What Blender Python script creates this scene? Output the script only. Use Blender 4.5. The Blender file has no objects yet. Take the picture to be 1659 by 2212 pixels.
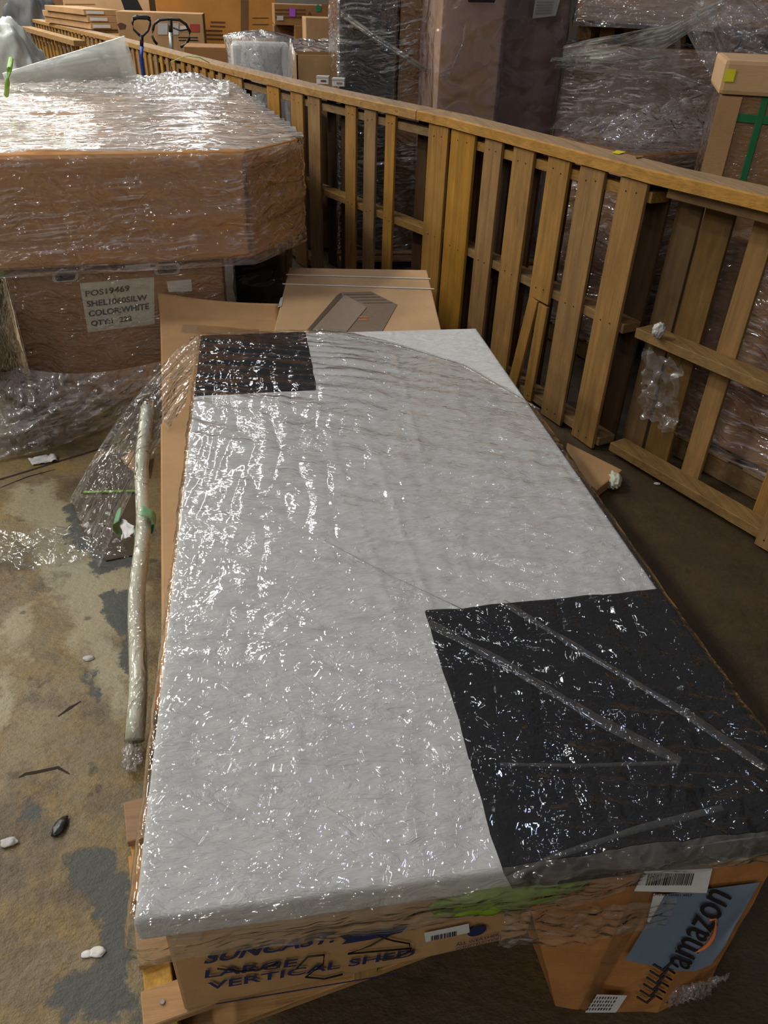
import bpy, bmesh, math, random
from mathutils import Vector, Matrix, noise
random.seed(7)
sc = bpy.context.scene
COL = sc.collection
R = math.radians

# ---------------------------------------------------------------- camera
CAM_H = 1.6
AX = Vector((0.98756641, -0.0617229, 0.14457825))      # world X seen in camera (right, down, forward)
AY = Vector((-0.15414214, -0.56078854, 0.81348412))
AZ = Vector((0.03086723, -0.82565519, -0.56333003))
FPX = 1633.38
def cam_vec(i): return Vector((AX[i], AY[i], AZ[i]))
cr, cd, cf = cam_vec(0), cam_vec(1), cam_vec(2)
cam = bpy.data.cameras.new('camera')
cam.sensor_fit = 'VERTICAL'; cam.sensor_height = 24.0
cam.lens = 24.0 * FPX / 2212
cam.clip_start = 0.02; cam.clip_end = 200
camo = bpy.data.objects.new('camera', cam); COL.objects.link(camo)
M = Matrix.Identity(4)
for r in range(3):
    M[r][0] = cr[r]; M[r][1] = -cd[r]; M[r][2] = -cf[r]
M[2][3] = CAM_H
camo.matrix_world = M
sc.camera = camo
O = Vector((0, 0, CAM_H))
# measuring helpers used while surveying the place: where the sight line of a pixel meets a plane
def ray(px, py):
    d = Vector((px - 829.5, py - 1106.0, FPX))
    return Vector((d.dot(AX), d.dot(AY), d.dot(AZ)))
def at(px, py, z):
    r = ray(px, py); return O + r * ((z - CAM_H) / r.z)
def atY(px, py, Y):
    r = ray(px, py); return O + r * (Y / r.y)
def onpl(px, py, p, n):
    r = ray(px, py); return O + r * ((Vector(p) - O).dot(n) / r.dot(n))

# ---------------------------------------------------------------- light, exposure
sc.view_settings.view_transform = 'Standard'
sc.view_settings.look = 'None'
sc.view_settings.gamma = 1.0
sc.view_settings.use_curve_mapping = False
sc.view_settings.exposure = -0.06
world = bpy.data.worlds.new('world'); sc.world = world; world.use_nodes = True
bgn = world.node_tree.nodes['Background']
bgn.inputs[0].default_value = (0.85, 0.9, 1.0, 1); bgn.inputs[1].default_value = 0.055
def lamp(name, x, y, z, sx, sy, power, col=(1, .97, .9), rz=0, rx=0):
    l = bpy.data.lights.new(name, 'AREA'); l.shape = 'RECTANGLE'; l.size = sx; l.size_y = sy
    l.energy = power; l.color = col
    o = bpy.data.objects.new(name, l); COL.objects.link(o)
    o.location = (x, y, z); o.rotation_euler = (rx, 0, rz); return o
LP = (170, 190, 210)
for ix, x in enumerate((-12.5, -8.5, -4.6)):
    for iy, y in enumerate((3.5, 7.5, 11.5, 15.5, 19.5, 23.5)):
        lamp('ceiling_lamp', x, y, 6.4, .4, 1.2, LP[ix], (1, .965, .87))
for y in (9.5, 12.5, 15.5, 18.5, 22): lamp('ceiling_lamp', -1.2, y, 6.4, .2, 1.2, 55, (.97, .98, 1))
for x, y in ((-9, -3), (-5, -3), (-9, -8), (-5, -8), (-5, -13)): lamp('ceiling_lamp', x, y, 6.4, .25, 1.2, 120, (1, .97, .9))
for x, y in ((-2.2, -4.5), (-.6, -8), (.6, -12), (-2.8, -11)): lamp('ceiling_lamp', x, y, 6.4, .12, 1.3, 36, (1, .98, .93))
lamp('ceiling_lamp', .9, 3.1, 6.4, .12, .7, 14, (.55, .62, 1))
for x, y in ((-2.6, .8), (-2.6, 3.4), (-2.6, 6.2), (-1.0, 8.6), (.9, .6), (2.2, 5.6)): lamp('glint_lamp', x, y, 6.3, .07, 1.3, 6.5, (.96, .98, 1))  # unseen narrow lamps added to make the film glint more
sc.cycles.use_adaptive_sampling = True; sc.cycles.adaptive_threshold = .045
sc.cycles.max_bounces = 6; sc.cycles.diffuse_bounces = 2; sc.cycles.glossy_bounces = 2
sc.cycles.transparent_max_bounces = 10; sc.cycles.transmission_bounces = 2
sc.cycles.caustics_reflective = False; sc.cycles.caustics_refractive = False
sc.cycles.sample_clamp_indirect = 4
sc.cycles.use_denoising = True

# ---------------------------------------------------------------- materials
def srgb(r, g, b):
    f = lambda c: (c / 255 / 12.92) if c / 255 <= .04045 else ((c / 255 + .055) / 1.055) ** 2.4
    return (f(r), f(g), f(b), 1)
class NT:
    def __init__(s, name):
        s.m = bpy.data.materials.new(name); s.m.use_nodes = True
        s.t = s.m.node_tree; s.t.nodes.clear()
        s.out = s.t.nodes.new('ShaderNodeOutputMaterial')
    def n(s, typ, **kw):
        x = s.t.nodes.new(typ)
        for k, v in kw.items():
            if k in ('operation', 'blend_type', 'data_type', 'feature', 'noise_dimensions', 'noise_type', 'distance', 'attribute_name', 'wave_type', 'bands_direction', 'clamp', 'attribute_type'): setattr(x, k, v)
            else: s.set(x, k, v)
        return x
    def set(s, x, k, v):
        k = int(k[1:]) if k[0] == 'i' and k[1:].isdigit() else k
        i = x.inputs[k]
        if isinstance(v, bpy.types.NodeSocket): s.t.links.new(v, i)
        elif isinstance(v, bpy.types.Node): s.t.links.new(v.outputs[0], i)
        else: i.default_value = v
    def coord(s, scale=(1, 1, 1), rot=(0, 0, 0), loc=(0, 0, 0)):
        g = s.n('ShaderNodeNewGeometry')
        mp = s.n('ShaderNodeMapping', i0=g.outputs['Position'], i1=loc, i2=rot, i3=scale)
        return mp.outputs[0]
    def coordr(s, scale=(1, 1, 1), rot=(0, 0, 0)):
        g = s.n('ShaderNodeNewGeometry')
        a = s.n('ShaderNodeMapping', i0=g.outputs['Position'], i1=(0, 0, 0), i2=rot, i3=(1, 1, 1)).outputs[0]
        return s.n('ShaderNodeMapping', i0=a, i1=(0, 0, 0), i2=(0, 0, 0), i3=scale).outputs[0]
    def noise(s, vec, scale, detail=3, rough=.5, typ=None, dist=0):
        x = s.n('ShaderNodeTexNoise', Vector=vec, Scale=scale, Detail=detail, Roughness=rough, Distortion=dist)
        if typ: x.noise_type = typ
        return x.outputs[0]
    def ramp(s, fac, stops):
        x = s.t.nodes.new('ShaderNodeValToRGB'); s.set(x, 'i0', fac)
        e = x.color_ramp.elements
        while len(e) < len(stops): e.new(.5)
        for el, (p, c) in zip(e, stops):
            el.position = p; el.color = c if len(c) == 4 else (*c, 1)
        return x.outputs[0]
    def math(s, op, a, b=0.0, clamp=False):
        x = s.t.nodes.new('ShaderNodeMath'); x.operation = op; x.use_clamp = clamp
        s.set(x, 'i0', a); s.set(x, 'i1', b); return x.outputs[0]
    def mix(s, f, a, b, bt='MIX'):
        x = s.t.nodes.new('ShaderNodeMix'); x.data_type = 'RGBA'; x.blend_type = bt
        s.set(x, 'i0', f); s.set(x, 'i6', a); s.set(x, 'i7', b); return x.outputs[2]
    def bump(s, h, strength=1, dist=.01, normal=None):
        x = s.n('ShaderNodeBump', Strength=strength, Distance=dist, Height=h)
        if normal: s.set(x, 'Normal', normal)
        return x.outputs[0]
    def pbr(s, color, rough=.6, normal=None, spec=.5, metal=0, **kw):
        x = s.n('ShaderNodeBsdfPrincipled', Roughness=rough, Metallic=metal)
        s.set(x, 'Base Color', color); s.set(x, 'Specular IOR Level', spec)
        if normal: s.set(x, 'Normal', normal)
        for k, v in kw.items(): s.set(x, k.replace('_', ' '), v)
        s.t.links.new(x.outputs[0], s.out.inputs[0]); return s.m

def cardboard(name, rgb, var=.12, stain=.0, rough=.75):
    m = NT(name); c = srgb(*rgb)
    d = tuple(v * (1 - var) for v in c[:3]) + (1,); l = tuple(min(1, v * (1 + var)) for v in c[:3]) + (1,)
    n1 = m.noise(m.coord(), 3.2, 5, .6)
    n2 = m.noise(m.coord((1, 1, 8)), 30, 2)
    col = m.mix(m.ramp(n1, [(.35, (0,) * 3), (.65, (1,) * 3)]), d, l)
    if stain: col = m.mix(m.math('MULTIPLY', m.ramp(m.noise(m.coord(), 9, 6, .7), [(.5, (0,) * 3), (.68, (1,) * 3)]), stain), col, tuple(v * .35 for v in c[:3]) + (1,))
    h = m.math('ADD', m.noise(m.coord(), 14, 3), m.math('MULTIPLY', n2, .15))
    return m.pbr(col, rough, m.bump(h, .5, .006), .3)
def wood(name, rgb, axis, dirt=.5, dark=.45):
    m = NT(name); c = srgb(*rgb)
    sx = {'x': (1, 14, 14), 'y': (14, 1, 14), 'z': (14, 14, 1)}[axis]
    sf = {'x': (4, 90, 90), 'y': (90, 4, 90), 'z': (90, 90, 4)}[axis]
    oi = m.n('ShaderNodeObjectInfo').outputs['Random']
    g = m.noise(m.coord(sx), 2.4, 5, .6, dist=.6); f = m.noise(m.coord(sf), 1.2, 3, .6)
    col = m.mix(m.ramp(g, [(.3, (0,) * 3), (.7, (1,) * 3)]), tuple(v * .66 for v in c[:3]) + (1,), tuple(min(1, v * 1.18) for v in c[:3]) + (1,))
    col = m.mix(m.math('MULTIPLY', f, .4), col, tuple(v * .5 for v in c[:3]) + (1,))
    st = m.ramp(m.noise(m.coord((2, 2, 1)), 4.5, 6, .65), [(.48, (0,) * 3), (.72, (1,) * 3)])
    col = m.mix(m.math('MULTIPLY', st, dirt), col, tuple(v * dark for v in c[:3]) + (1,))
    kn = m.ramp(m.n('ShaderNodeTexVoronoi', Vector=m.coord({'x': (1.2, 6, 6), 'y': (6, 1.2, 6), 'z': (6, 6, 1.2)}[axis]), Scale=2.1).outputs[0], [(.05, (1,) * 3), (.12, (0,) * 3)])
    col = m.mix(m.math('MULTIPLY', kn, .6), col, tuple(v * .3 for v in c[:3]) + (1,))
    hs = m.n('ShaderNodeHueSaturation', Color=col, Value=m.math('ADD', m.math('MULTIPLY', oi, .34), .82), Saturation=m.math('ADD', m.math('MULTIPLY', oi, .25), .85))
    return m.pbr(hs.outputs[0], .7, m.bump(m.math('ADD', g, f), .5, .004), .25)
def plain(name, rgb, rough=.6, spec=.4, bump=0, bscale=40, metal=0):
    m = NT(name); c = srgb(*rgb); n = m.noise(m.coord(), bscale, 3)
    col = m.mix(n, tuple(v * .85 for v in c[:3]) + (1,), tuple(min(1, v * 1.12) for v in c[:3]) + (1,))
    return m.pbr(col, rough, m.bump(n, bump, .005) if bump else None, spec, metal)

def film(name, layers, haze=.06, gloss=1.6, base=.0, rough=.07, tint=(1, 1, 1), hazecol=(.86, .86, .87), bstr=1.0, hazevar=.6, warp=.28, streak=None):
    """thin clear wrap: looks through, glints on its wrinkles, a little milky where layers lie together.
    layers: list of (rotation euler, scale xyz, noise scale, weight)"""
    m = NT(name)
    h = None
    for lay in layers:
        rot, scl, ns, w = lay[:4]
        v = m.n('ShaderNodeVectorMath', operation='ADD', i0=m.coordr(scl, rot), i1=m.n('ShaderNodeVectorMath', operation='SCALE', i0=m.n('ShaderNodeTexNoise', Vector=m.coord(), Scale=3.0).outputs[1], Scale=warp).outputs[0]).outputs[0]
        nn = m.noise(v, ns, 1.0, .4)
        rg = m.math('ABSOLUTE', m.math('SUBTRACT', nn, .5))
        t = m.math('MULTIPLY', m.math('ADD', m.math('MULTIPLY', rg, -1.6), nn), w)
        if len(lay) > 4:                      # pull direction changes along the sheet
            y0, y1 = lay[4:]
            py_ = m.n('ShaderNodeSeparateXYZ', i0=m.coord()).outputs[1]
            wv = m.math('ADD', py_, m.math('MULTIPLY', m.math('SUBTRACT', m.noise(m.coord(), 2.2, 1), .5), 1.2))
            t = m.math('MULTIPLY', t, m.math('DIVIDE', m.math('SUBTRACT', wv, y0), y1 - y0, True))
        h = t if h is None else m.math('ADD', h, t)
    nrm = m.bump(h, bstr, .01)
    geo = m.n('ShaderNodeNewGeometry')
    dp = m.math('ABSOLUTE', m.n('ShaderNodeVectorMath', operation='DOT_PRODUCT', i0=geo.outputs['Incoming'], i1=nrm).outputs['Value'])
    fr = m.math('ADD', m.math('MULTIPLY', m.math('POWER', m.math('SUBTRACT', 1.0, dp, True), 5.0), .8), .04)
    fac = m.math('ADD', m.math('MULTIPLY', fr, gloss), base, True)
    gl = m.n('ShaderNodeBsdfGlossy', Color=(1, 1, 1, 1), Roughness=rough, Normal=nrm)
    tr = m.n('ShaderNodeBsdfTransparent', Color=(*tint, 1))
    df = m.n('ShaderNodeBsdfDiffuse', Color=(*hazecol, 1), Normal=nrm)
    tl = m.n('ShaderNodeBsdfTranslucent', Color=(*hazecol, 1), Normal=nrm)
    dt = m.n('ShaderNodeMixShader', i0=.35, i1=df, i2=tl)
    hz = m.math('MULTIPLY', m.math('ADD', m.math('MULTIPLY', m.ramp(h, [(.1, (0,) * 3), (.9, (1,) * 3)]), hazevar * 2), 1 - hazevar), haze, True)
    if streak:                                # stress-whitened lines in the pulled film; also glints painted as white streaks
        rot, scl, ns, thr, amt = streak
        v = m.n('ShaderNodeVectorMath', operation='ADD', i0=m.coordr(scl, rot), i1=m.n('ShaderNodeVectorMath', operation='SCALE', i0=m.n('ShaderNodeTexNoise', Vector=m.coord(), Scale=2.5).outputs[1], Scale=.12).outputs[0]).outputs[0]
        sk = m.math('MULTIPLY', m.ramp(m.noise(v, ns, 2, .6), [(thr, (0,) * 3), (thr + .13, (1,) * 3)]), m.ramp(m.noise(m.coord(), 4.5, 2), [(.38, (.1,) * 3), (.62, (1,) * 3)]))
        hz = m.math('ADD', hz, m.math('MULTIPLY', sk, amt), True)
    a = m.n('ShaderNodeMixShader', i0=hz, i1=tr, i2=dt)
    b = m.n('ShaderNodeMixShader', i0=fac, i1=a, i2=gl)
    m.t.links.new(b.outputs[0], m.out.inputs[0]); return m.m

MT = {}
MT['carton'] = cardboard('cardboard_tan', (178, 140, 98))
MT['carton_pale'] = cardboard('cardboard_pale', (196, 160, 120), .08)
MT['carton_brown'] = cardboard('cardboard_brown', (150, 108, 66), .12)
MT['carton_dark'] = cardboard('cardboard_dark', (118, 84, 56), .14)
MT['carton_orange'] = cardboard('cardboard_orange', (186, 128, 62), .1)
MT['carton_worn'] = cardboard('cardboard_worn', (172, 118, 66), .15, .25)
MT['carton_shed'] = cardboard('cardboard_shed', (176, 138, 96), .1, .12)
MT['kraft_edge'] = cardboard('cardboard_edge', (202, 168, 122), .08)
MT['wood_v'] = wood('pallet_wood_upright', (158, 118, 62), 'z')
MT['wood_y'] = wood('pallet_wood_lengthwise', (142, 110, 66), 'y')
MT['wood_x'] = wood('pallet_wood_crosswise', (176, 136, 92), 'x', .3)
MT['wood_dk'] = wood('pallet_wood_stained', (78, 55, 34), 'z', .7)
MT['wood_stain'] = wood('pallet_wood_weathered', (112, 84, 46), 'z', .8)
MT['wood_new'] = wood('stringer_end_grain', (196, 152, 70), 'z', .3)
MT['rail'] = wood('rail_wood', (170, 128, 70), 'y', .45, .6)
MT['rail_top'] = wood('rail_wood_dusty', (166, 138, 108), 'y', .4, .6)
MT['navy'] = plain('navy_print', (34, 42, 84), .7)
MT['ink'] = plain('black_ink', (30, 27, 26), .6)
MT['inkbrown'] = plain('brown_print', (92, 60, 40), .7)
MT['redink'] = plain('red_print', (170, 66, 50), .7)
MT['shedgrey'] = plain('shed_print_grey', (130, 112, 94), .75)
MT['sheddark'] = plain('shed_print_dark', (96, 84, 72), .75)
MT['shedlight'] = plain('shed_print_light', (150, 134, 116), .75)
MT['paper'] = plain('white_paper', (214, 212, 210), .55)
MT['papergrey'] = plain('grey_paper', (186, 184, 182), .6)
MT['cream'] = plain('cream_paper', (206, 202, 184), .6)
MT['bluegrey'] = plain('blue_grey_label', (112, 126, 144), .5, .4, .15, 12)
MT['orangeprint'] = plain('orange_print', (206, 116, 66), .6)
MT['green'] = plain('green_strap', (34, 112, 66), .4)
MT['lime'] = plain('lime_green_tape', (128, 178, 60), .5)
MT['greentape'] = plain('pale_green_tape', (122, 168, 128), .5)
MT['yellow'] = plain('yellow_sticker', (224, 216, 40), .5)
MT['purple'] = plain('purple_sticker', (168, 84, 200), .5)
MT['greensticker'] = plain('green_sticker', (20, 130, 84), .5)
MT['black'] = plain('black_plastic', (26, 28, 30), .35, .5, .2, 20)
MT['darkgrey'] = plain('dark_grey_plastic', (62, 64, 66), .45, .5, .2, 10)
MT['blue'] = plain('blue_handle', (40, 74, 160), .35)
MT['steel'] = plain('grey_steel', (150, 152, 150), .4, .5, 0, 40, .6)
MT['white_strap'] = plain('white_strap', (226, 220, 212), .4)
MT['foam'] = plain('white_foam', (206, 206, 186), .5, .4, .35, 60)
MT['whitebox'] = plain('white_box', (216, 214, 214), .5)
MT['bag'] = plain('white_bag_plastic', (222, 228, 222), .3, .5, 1.0, 14)
MT['olive'] = plain('green_bag_plastic', (120, 150, 34), .45, .4, .4, 12)
MT['tarp'] = plain('grey_cover', (128, 130, 118), .5, .4, .2, 8)

# white coated fabric of the panel: soft wavy ridges
m = NT('white_ridged_cover')
v = m.coordr((.6, 2.0, 1), (0, 0, R(18)))
hA = m.noise(v, 15, 5, .62, dist=1.2); hB = m.noise(m.coordr((.6, 1.6, 1), (0, 0, R(-12))), 48, 3, .5)
hC = m.noise(m.coord((1, 1, 1)), 7, 3)
h = m.math('ADD', m.math('ADD', hA, m.math('MULTIPLY', hB, .28)), m.math('MULTIPLY', hC, .9))
MT['white_cover'] = m.pbr(m.mix(hC, srgb(200, 199, 199), srgb(213, 212, 210)), .62, m.bump(h, .8, .012), .3)
m = NT('black_fuzzy_fabric')
h = m.math('ADD', m.noise(m.coord((1, 3, 1), (0, 0, R(-18))), 30, 5, .65, dist=.6), m.math('MULTIPLY', m.noise(m.coord(), 160, 2), .5))
MT['black_cover'] = m.pbr(m.mix(m.noise(m.coord((1, 3, 1)), 16, 4), srgb(16, 16, 18), srgb(32, 32, 35)), .85, m.bump(h, .7, .012), .15)

# film variants -----------------------------------------------------
Z3 = (0, 0, 0)
MT['film_panel'] = film('clear_wrap_panel', [((0, 0, R(24)), (.07, 1, 1), 150, .26, 1.2, 1.9), ((0, 0, R(-62)), (.07, 1, 1), 120, .20, 1.8, 1.0), ((0, 0, R(28)), (.12, 1, 1), 48, .26), ((0, 0, R(30)), (.4, 1, 1), 12, .7)], .012, 3.0, 0, .04, bstr=.42, hazecol=(.82, .82, .84))
MT['film_edge'] = film('clear_wrap_front_edge', [((0, 0, R(4)), (.12, 1, 1.4), 60, .5), ((0, 0, R(-30)), (.3, 1, 1), 30, .9)], .20, 2.6, 0.01, .07, bstr=.7, hazecol=(.56, .54, .46), streak=((0, R(-4), 0), (.06, .5, 1), 90, .58, .6))
MT['film_fold'] = film('clear_wrap_fold', [((0, 0, R(-38)), (.1, 1, 1), 50, .4)], .17, 2.6, 0.01, .1, bstr=.4, hazecol=(.62, .6, .55))
MT['film_loose'] = film('clear_wrap_loose', [((0, 0, R(40)), (.3, 1, 1), 34, 1.0), ((0, 0, R(-20)), (1, .5, 1), 60, .3)], .08, 2.6, .0, .06, bstr=.6, hazecol=(.8, .8, .78), streak=((0, 0, R(42)), (.10, 1, 1), 50, .60, .5))
MT['film_box'] = film('stretch_wrap_horizontal', [((0, R(3), 0), (.09, .09, 1), 80, .40), ((0, R(-12), 0), (.16, .16, 1), 36, .9), (Z3, (.8, .8, 1), 9, 1.3)], .10, 2.8, .0, .07, bstr=1.0, hazecol=(.90, .80, .82), streak=((0, R(4), 0), (.05, .05, 1), 75, .52, .8))
MT['film_label'] = film('stretch_wrap_thin', [((0, R(3), 0), (.09, .09, 1), 80, .40), ((0, R(-12), 0), (.16, .16, 1), 36, .9), (Z3, (.8, .8, 1), 9, 1.3)], .07, 2.6, .0, .07, bstr=1.0, hazecol=(.90, .80, .82), streak=((0, R(4), 0), (.05, .05, 1), 75, .60, .45))
MT['film_boxtop'] = film('stretch_wrap_top', [((0, 0, R(6)), (.07, 1, 1), 60, .45), ((0, 0, R(-14)), (.14, 1, 1), 28, .9), (Z3, (.6, 1, 1), 8, .5)], .30, 1.6, .0, .14, bstr=.6, hazecol=(.95, .95, .93), hazevar=.9, streak=((0, 0, R(5)), (.05, 1, 1), 70, .52, .8))
MT['film_dark'] = film('stretch_wrap_dark', [((0, R(6), 0), (.06, .06, 1), 60, .6), ((0, R(-14), 0), (.08, .08, 1), 30, 1.1)], .05, 3.2, .0, .07, bstr=1.1, hazecol=(.75, .78, .78), streak=((0, R(7), 0), (.05, .05, 1), 55, .50, 1.0))
MT['film_crumple'] = film('stretch_wrap_crumpled', [((0, 0, R(20)), (.4, 1, 1), 24, 1.2), ((0, R(30), R(-40)), (1, .4, .6), 50, .4)], .16, 2.8, .01, .07, bstr=.7, hazecol=(.82, .78, .8), streak=((0, R(30), R(30)), (.2, 1, 1), 50, .58, .6))
MT['film_mauve'] = film('stretch_wrap_cloudy', [(Z3, (.3, .3, .7), 18, 1.0)], .42, 2.0, .01, .15, bstr=.6, hazecol=(.66, .53, .58))
MT['film_milky'] = film('milky_plastic', [((0, 0, R(15)), (.2, 1, 1), 10, 1.0)], .78, 1.5, .03, .2, bstr=.5, hazecol=(.74, .76, .72))
MT['bubble'] = film('bubble_wrap', [(Z3, (1, 1, 1), 30, 1.0)], .6, 2.4, .04, .12, bstr=.7, hazecol=(.88, .92, .94))

# floor -------------------------------------------------------------
m = NT('worn_concrete')
big = m.noise(m.coord(), 1.6, 6, .65); mid = m.noise(m.coord(), 7, 6, .7); fine = m.noise(m.coord((1, 1.6, 1), (0, 0, .5)), 40, 4, .65)
col = m.mix(m.ramp(big, [(.38, (0,) * 3), (.62, (1,) * 3)]), srgb(104, 90, 64), srgb(134, 120, 90))
col = m.mix(m.ramp(mid, [(.45, (0,) * 3), (.66, (1,) * 3)]), col, srgb(138, 112, 62))
col = m.mix(m.math('MULTIPLY', m.ramp(m.noise(m.coord((1, 1, 1), Z3, (3, 1, 0)), 3.1, 6, .7), [(.5, (0,) * 3), (.62, (1,) * 3)]), .75), col, srgb(78, 66, 52))
col = m.mix(m.math('MULTIPLY', m.ramp(fine, [(.5, (0,) * 3), (.75, (1,) * 3)]), .5), col, srgb(78, 66, 50))
at_g = m.n('ShaderNodeAttribute', attribute_name='grey_paint').outputs['Fac']
at_p = m.n('ShaderNodeAttribute', attribute_name='pale_wear').outputs['Fac']
at_c = m.n('ShaderNodeAttribute', attribute_name='painted_shade').outputs['Fac']
jag = m.math('MULTIPLY', m.math('SUBTRACT', mid, .5), 1.3)
gm = m.ramp(m.math('ADD', at_g, jag), [(.47, (0,) * 3), (.55, (1,) * 3)])
pm = m.ramp(m.math('ADD', at_p, jag), [(.42, (0,) * 3), (.6, (1,) * 3)])
col = m.mix(m.math('MULTIPLY', pm, .8), col, srgb(160, 152, 126))
col = m.mix(m.math('MULTIPLY', m.ramp(m.math('ADD', at_c, m.math('MULTIPLY', jag, .8)), [(.3, (0,) * 3), (.8, (1,) * 3)]), .8), col, srgb(58, 46, 34))  # shade right of and before the panel, mixed into the floor colour
col = m.mix(gm, col, m.mix(fine, srgb(72, 74, 70), srgb(86, 88, 84)))
pits = m.ramp(m.noise(m.coord((1, 1, 1), Z3, (9, 2, 0)), 16, 2), [(.68, (0,) * 3), (.74, (1,) * 3)])
col = m.mix(m.math('MULTIPLY', pits, .6), col, srgb(56, 46, 36))
h = m.math('SUBTRACT', m.math('ADD', m.math('MULTIPLY', fine, .6), mid), m.math('MULTIPLY', gm, .15))
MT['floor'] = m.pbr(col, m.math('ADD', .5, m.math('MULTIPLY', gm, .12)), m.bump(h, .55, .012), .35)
MT['crack'] = plain('floor_joint', (46, 38, 30), .9)

# ---------------------------------------------------------------- building helpers
def finish(name, me, mat, parent=None, smooth=False):
    if parent is not None:
        me.transform(Matrix.Translation(-root_loc(parent)))
    o = bpy.data.objects.new(name, me); COL.objects.link(o)
    if mat is not None: me.materials.append(MT[mat] if isinstance(mat, str) else mat)
    if parent is not None: o.parent = parent
    if smooth:
        for p in me.polygons: p.use_smooth = True
    return o
def root_loc(o):
    while o.parent: o = o.parent
    return Vector(o.location)
def tag(o, label, cat, group=None, kind=None):
    if label: o['label'] = label
    if cat: o['category'] = cat
    if group: o['group'] = group
    if kind: o['kind'] = kind
    return o
def thing(name, label, cat, loc, group=None):
    o = bpy.data.objects.new(name, None); COL.objects.link(o); o.location = loc
    o.empty_display_size = .1
    return tag(o, label, cat, group)
def raw(name, verts, faces, mat, parent=None, smooth=False):
    me = bpy.data.meshes.new(name); me.from_pydata([tuple(v) for v in verts], [], faces); me.update()
    return finish(name, me, mat, parent, smooth)
def bm_to(name, bm, mat, parent=None, smooth=False):
    me = bpy.data.meshes.new(name); bm.normal_update(); bm.to_mesh(me); bm.free()
    return finish(name, me, mat, parent, smooth)
def hexa(name, b, t, mat, parent=None, bevel=.004, seg=2, sub=0, wob=0, smooth=False):
    """solid with bottom ring b and top ring t (same count)"""
    bm = bmesh.new(); n = len(b)
    vb = [bm.verts.new(tuple(p)) for p in b]; vt = [bm.verts.new(tuple(p)) for p in t]
    bm.faces.new(vb[::-1]); bm.faces.new(vt)
    for i in range(n): bm.faces.new((vb[i], vb[(i + 1) % n], vt[(i + 1) % n], vt[i]))
    bmesh.ops.recalc_face_normals(bm, faces=bm.faces)
    if bevel: bmesh.ops.bevel(bm, geom=list(bm.edges), offset=bevel, segments=seg, affect='EDGES', profile=.6)
    if sub:
        bmesh.ops.subdivide_edges(bm, edges=[e for e in bm.edges if e.calc_length() > .06], cuts=sub, use_grid_fill=True)
        for v in bm.verts:
            d = noise.noise_vector(v.co * 5.0); v.co += d * wob
    return bm_to(name, bm, mat, parent, smooth)
def foot(cx, cy, w, d, rz):
    c, s = math.cos(rz), math.sin(rz)
    return [(cx + x * c - y * s, cy + x * s + y * c) for x, y in ((-w / 2, -d / 2), (w / 2, -d / 2), (w / 2, d / 2), (-w / 2, d / 2))]
def prism(name, pts, z0, z1, mat, parent=None, **kw):
    return hexa(name, [(x, y, z0) for x, y in pts], [(x, y, z1) for x, y in pts], mat, parent, **kw)
def bar(name, p, q, w, h, mat, parent=None, up=(0, 0, 1), bevel=.002):
    """rectangular bar from p to q, h along up, w sideways"""
    p = Vector(p); q = Vector(q); d = (q - p).normalized(); up = Vector(up)
    s = d.cross(up).normalized(); u = s.cross(d).normalized()
    ring = lambda c: [c + s * a * w / 2 + u * b * h / 2 for a, b in ((-1, -1), (1, -1), (1, 1), (-1, 1))]
    return hexa(name, ring(p), ring(q), mat, parent, bevel=bevel, seg=1)
def tube(name, pts, r, mat, parent=None, seg=14, closed=False, rad=None):
    pts = [Vector(p) for p in pts]; n = len(pts); verts = []; faces = []
    up = Vector((0, 0, 1))
    for i, p in enumerate(pts):
        a = pts[(i - 1) % n] if closed or i > 0 else p; b = pts[(i + 1) % n] if closed or i < n - 1 else p
        d = (b - a).normalized(); s = d.cross(up)
        if s.length < .01: s = d.cross(Vector((0, 1, 0)))
        s.normalize(); u = s.cross(d)
        rr = rad[i] if rad else r
        for k in range(seg):
            t = 2 * math.pi * k / seg; verts.append(p + (s * math.cos(t) + u * math.sin(t)) * rr)
    m_ = n if closed else n - 1
    for i in range(m_):
        for k in range(seg):
            a = i * seg + k; b = i * seg + (k + 1) % seg; j = ((i + 1) % n) * seg
            faces.append((a, b, j + (k + 1) % seg, j + k))
    if not closed:
        faces.append(tuple(range(seg))[::-1]); faces.append(tuple(range((n - 1) * seg, n * seg)))
    return raw(name, verts, faces, mat, parent, True)
def grid(name, f, nu, nv, mat, parent=None, keep=None, smooth=True):
    verts = []; P = []
    for j in range(nv + 1):
        for i in range(nu + 1):
            p = Vector(f(i / nu, j / nv)); P.append(p)
    faces = []
    for j in range(nv):
        for i in range(nu):
            a = j * (nu + 1) + i; q = (a, a + 1, a + nu + 2, a + nu + 1)
            if keep and not keep(i / nu, j / nv, sum((P[k] for k in q), Vector()) / 4): continue
            faces.append(q)
    used = sorted({k for q in faces for k in q}); mp = {k: n for n, k in enumerate(used)}
    return raw(name, [P[k] for k in used], [tuple(mp[k] for k in q) for q in faces], mat, parent, smooth)
def sheet(name, pts, mat, parent=None, th=.0012, n=None):
    """flat piece of card or paper of real thickness through the outline pts"""
    pts = [Vector(p) for p in pts]
    nn = Vector((0, 0, 0))
    for i in range(len(pts)): nn += (pts[i] - pts[0]).cross(pts[(i + 1) % len(pts)] - pts[0])
    nn.normalize()
    if nn.dot(O - pts[0]) < 0: nn = -nn
    return hexa(name, pts, [p + nn * th for p in pts], mat, parent, bevel=0)
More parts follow.
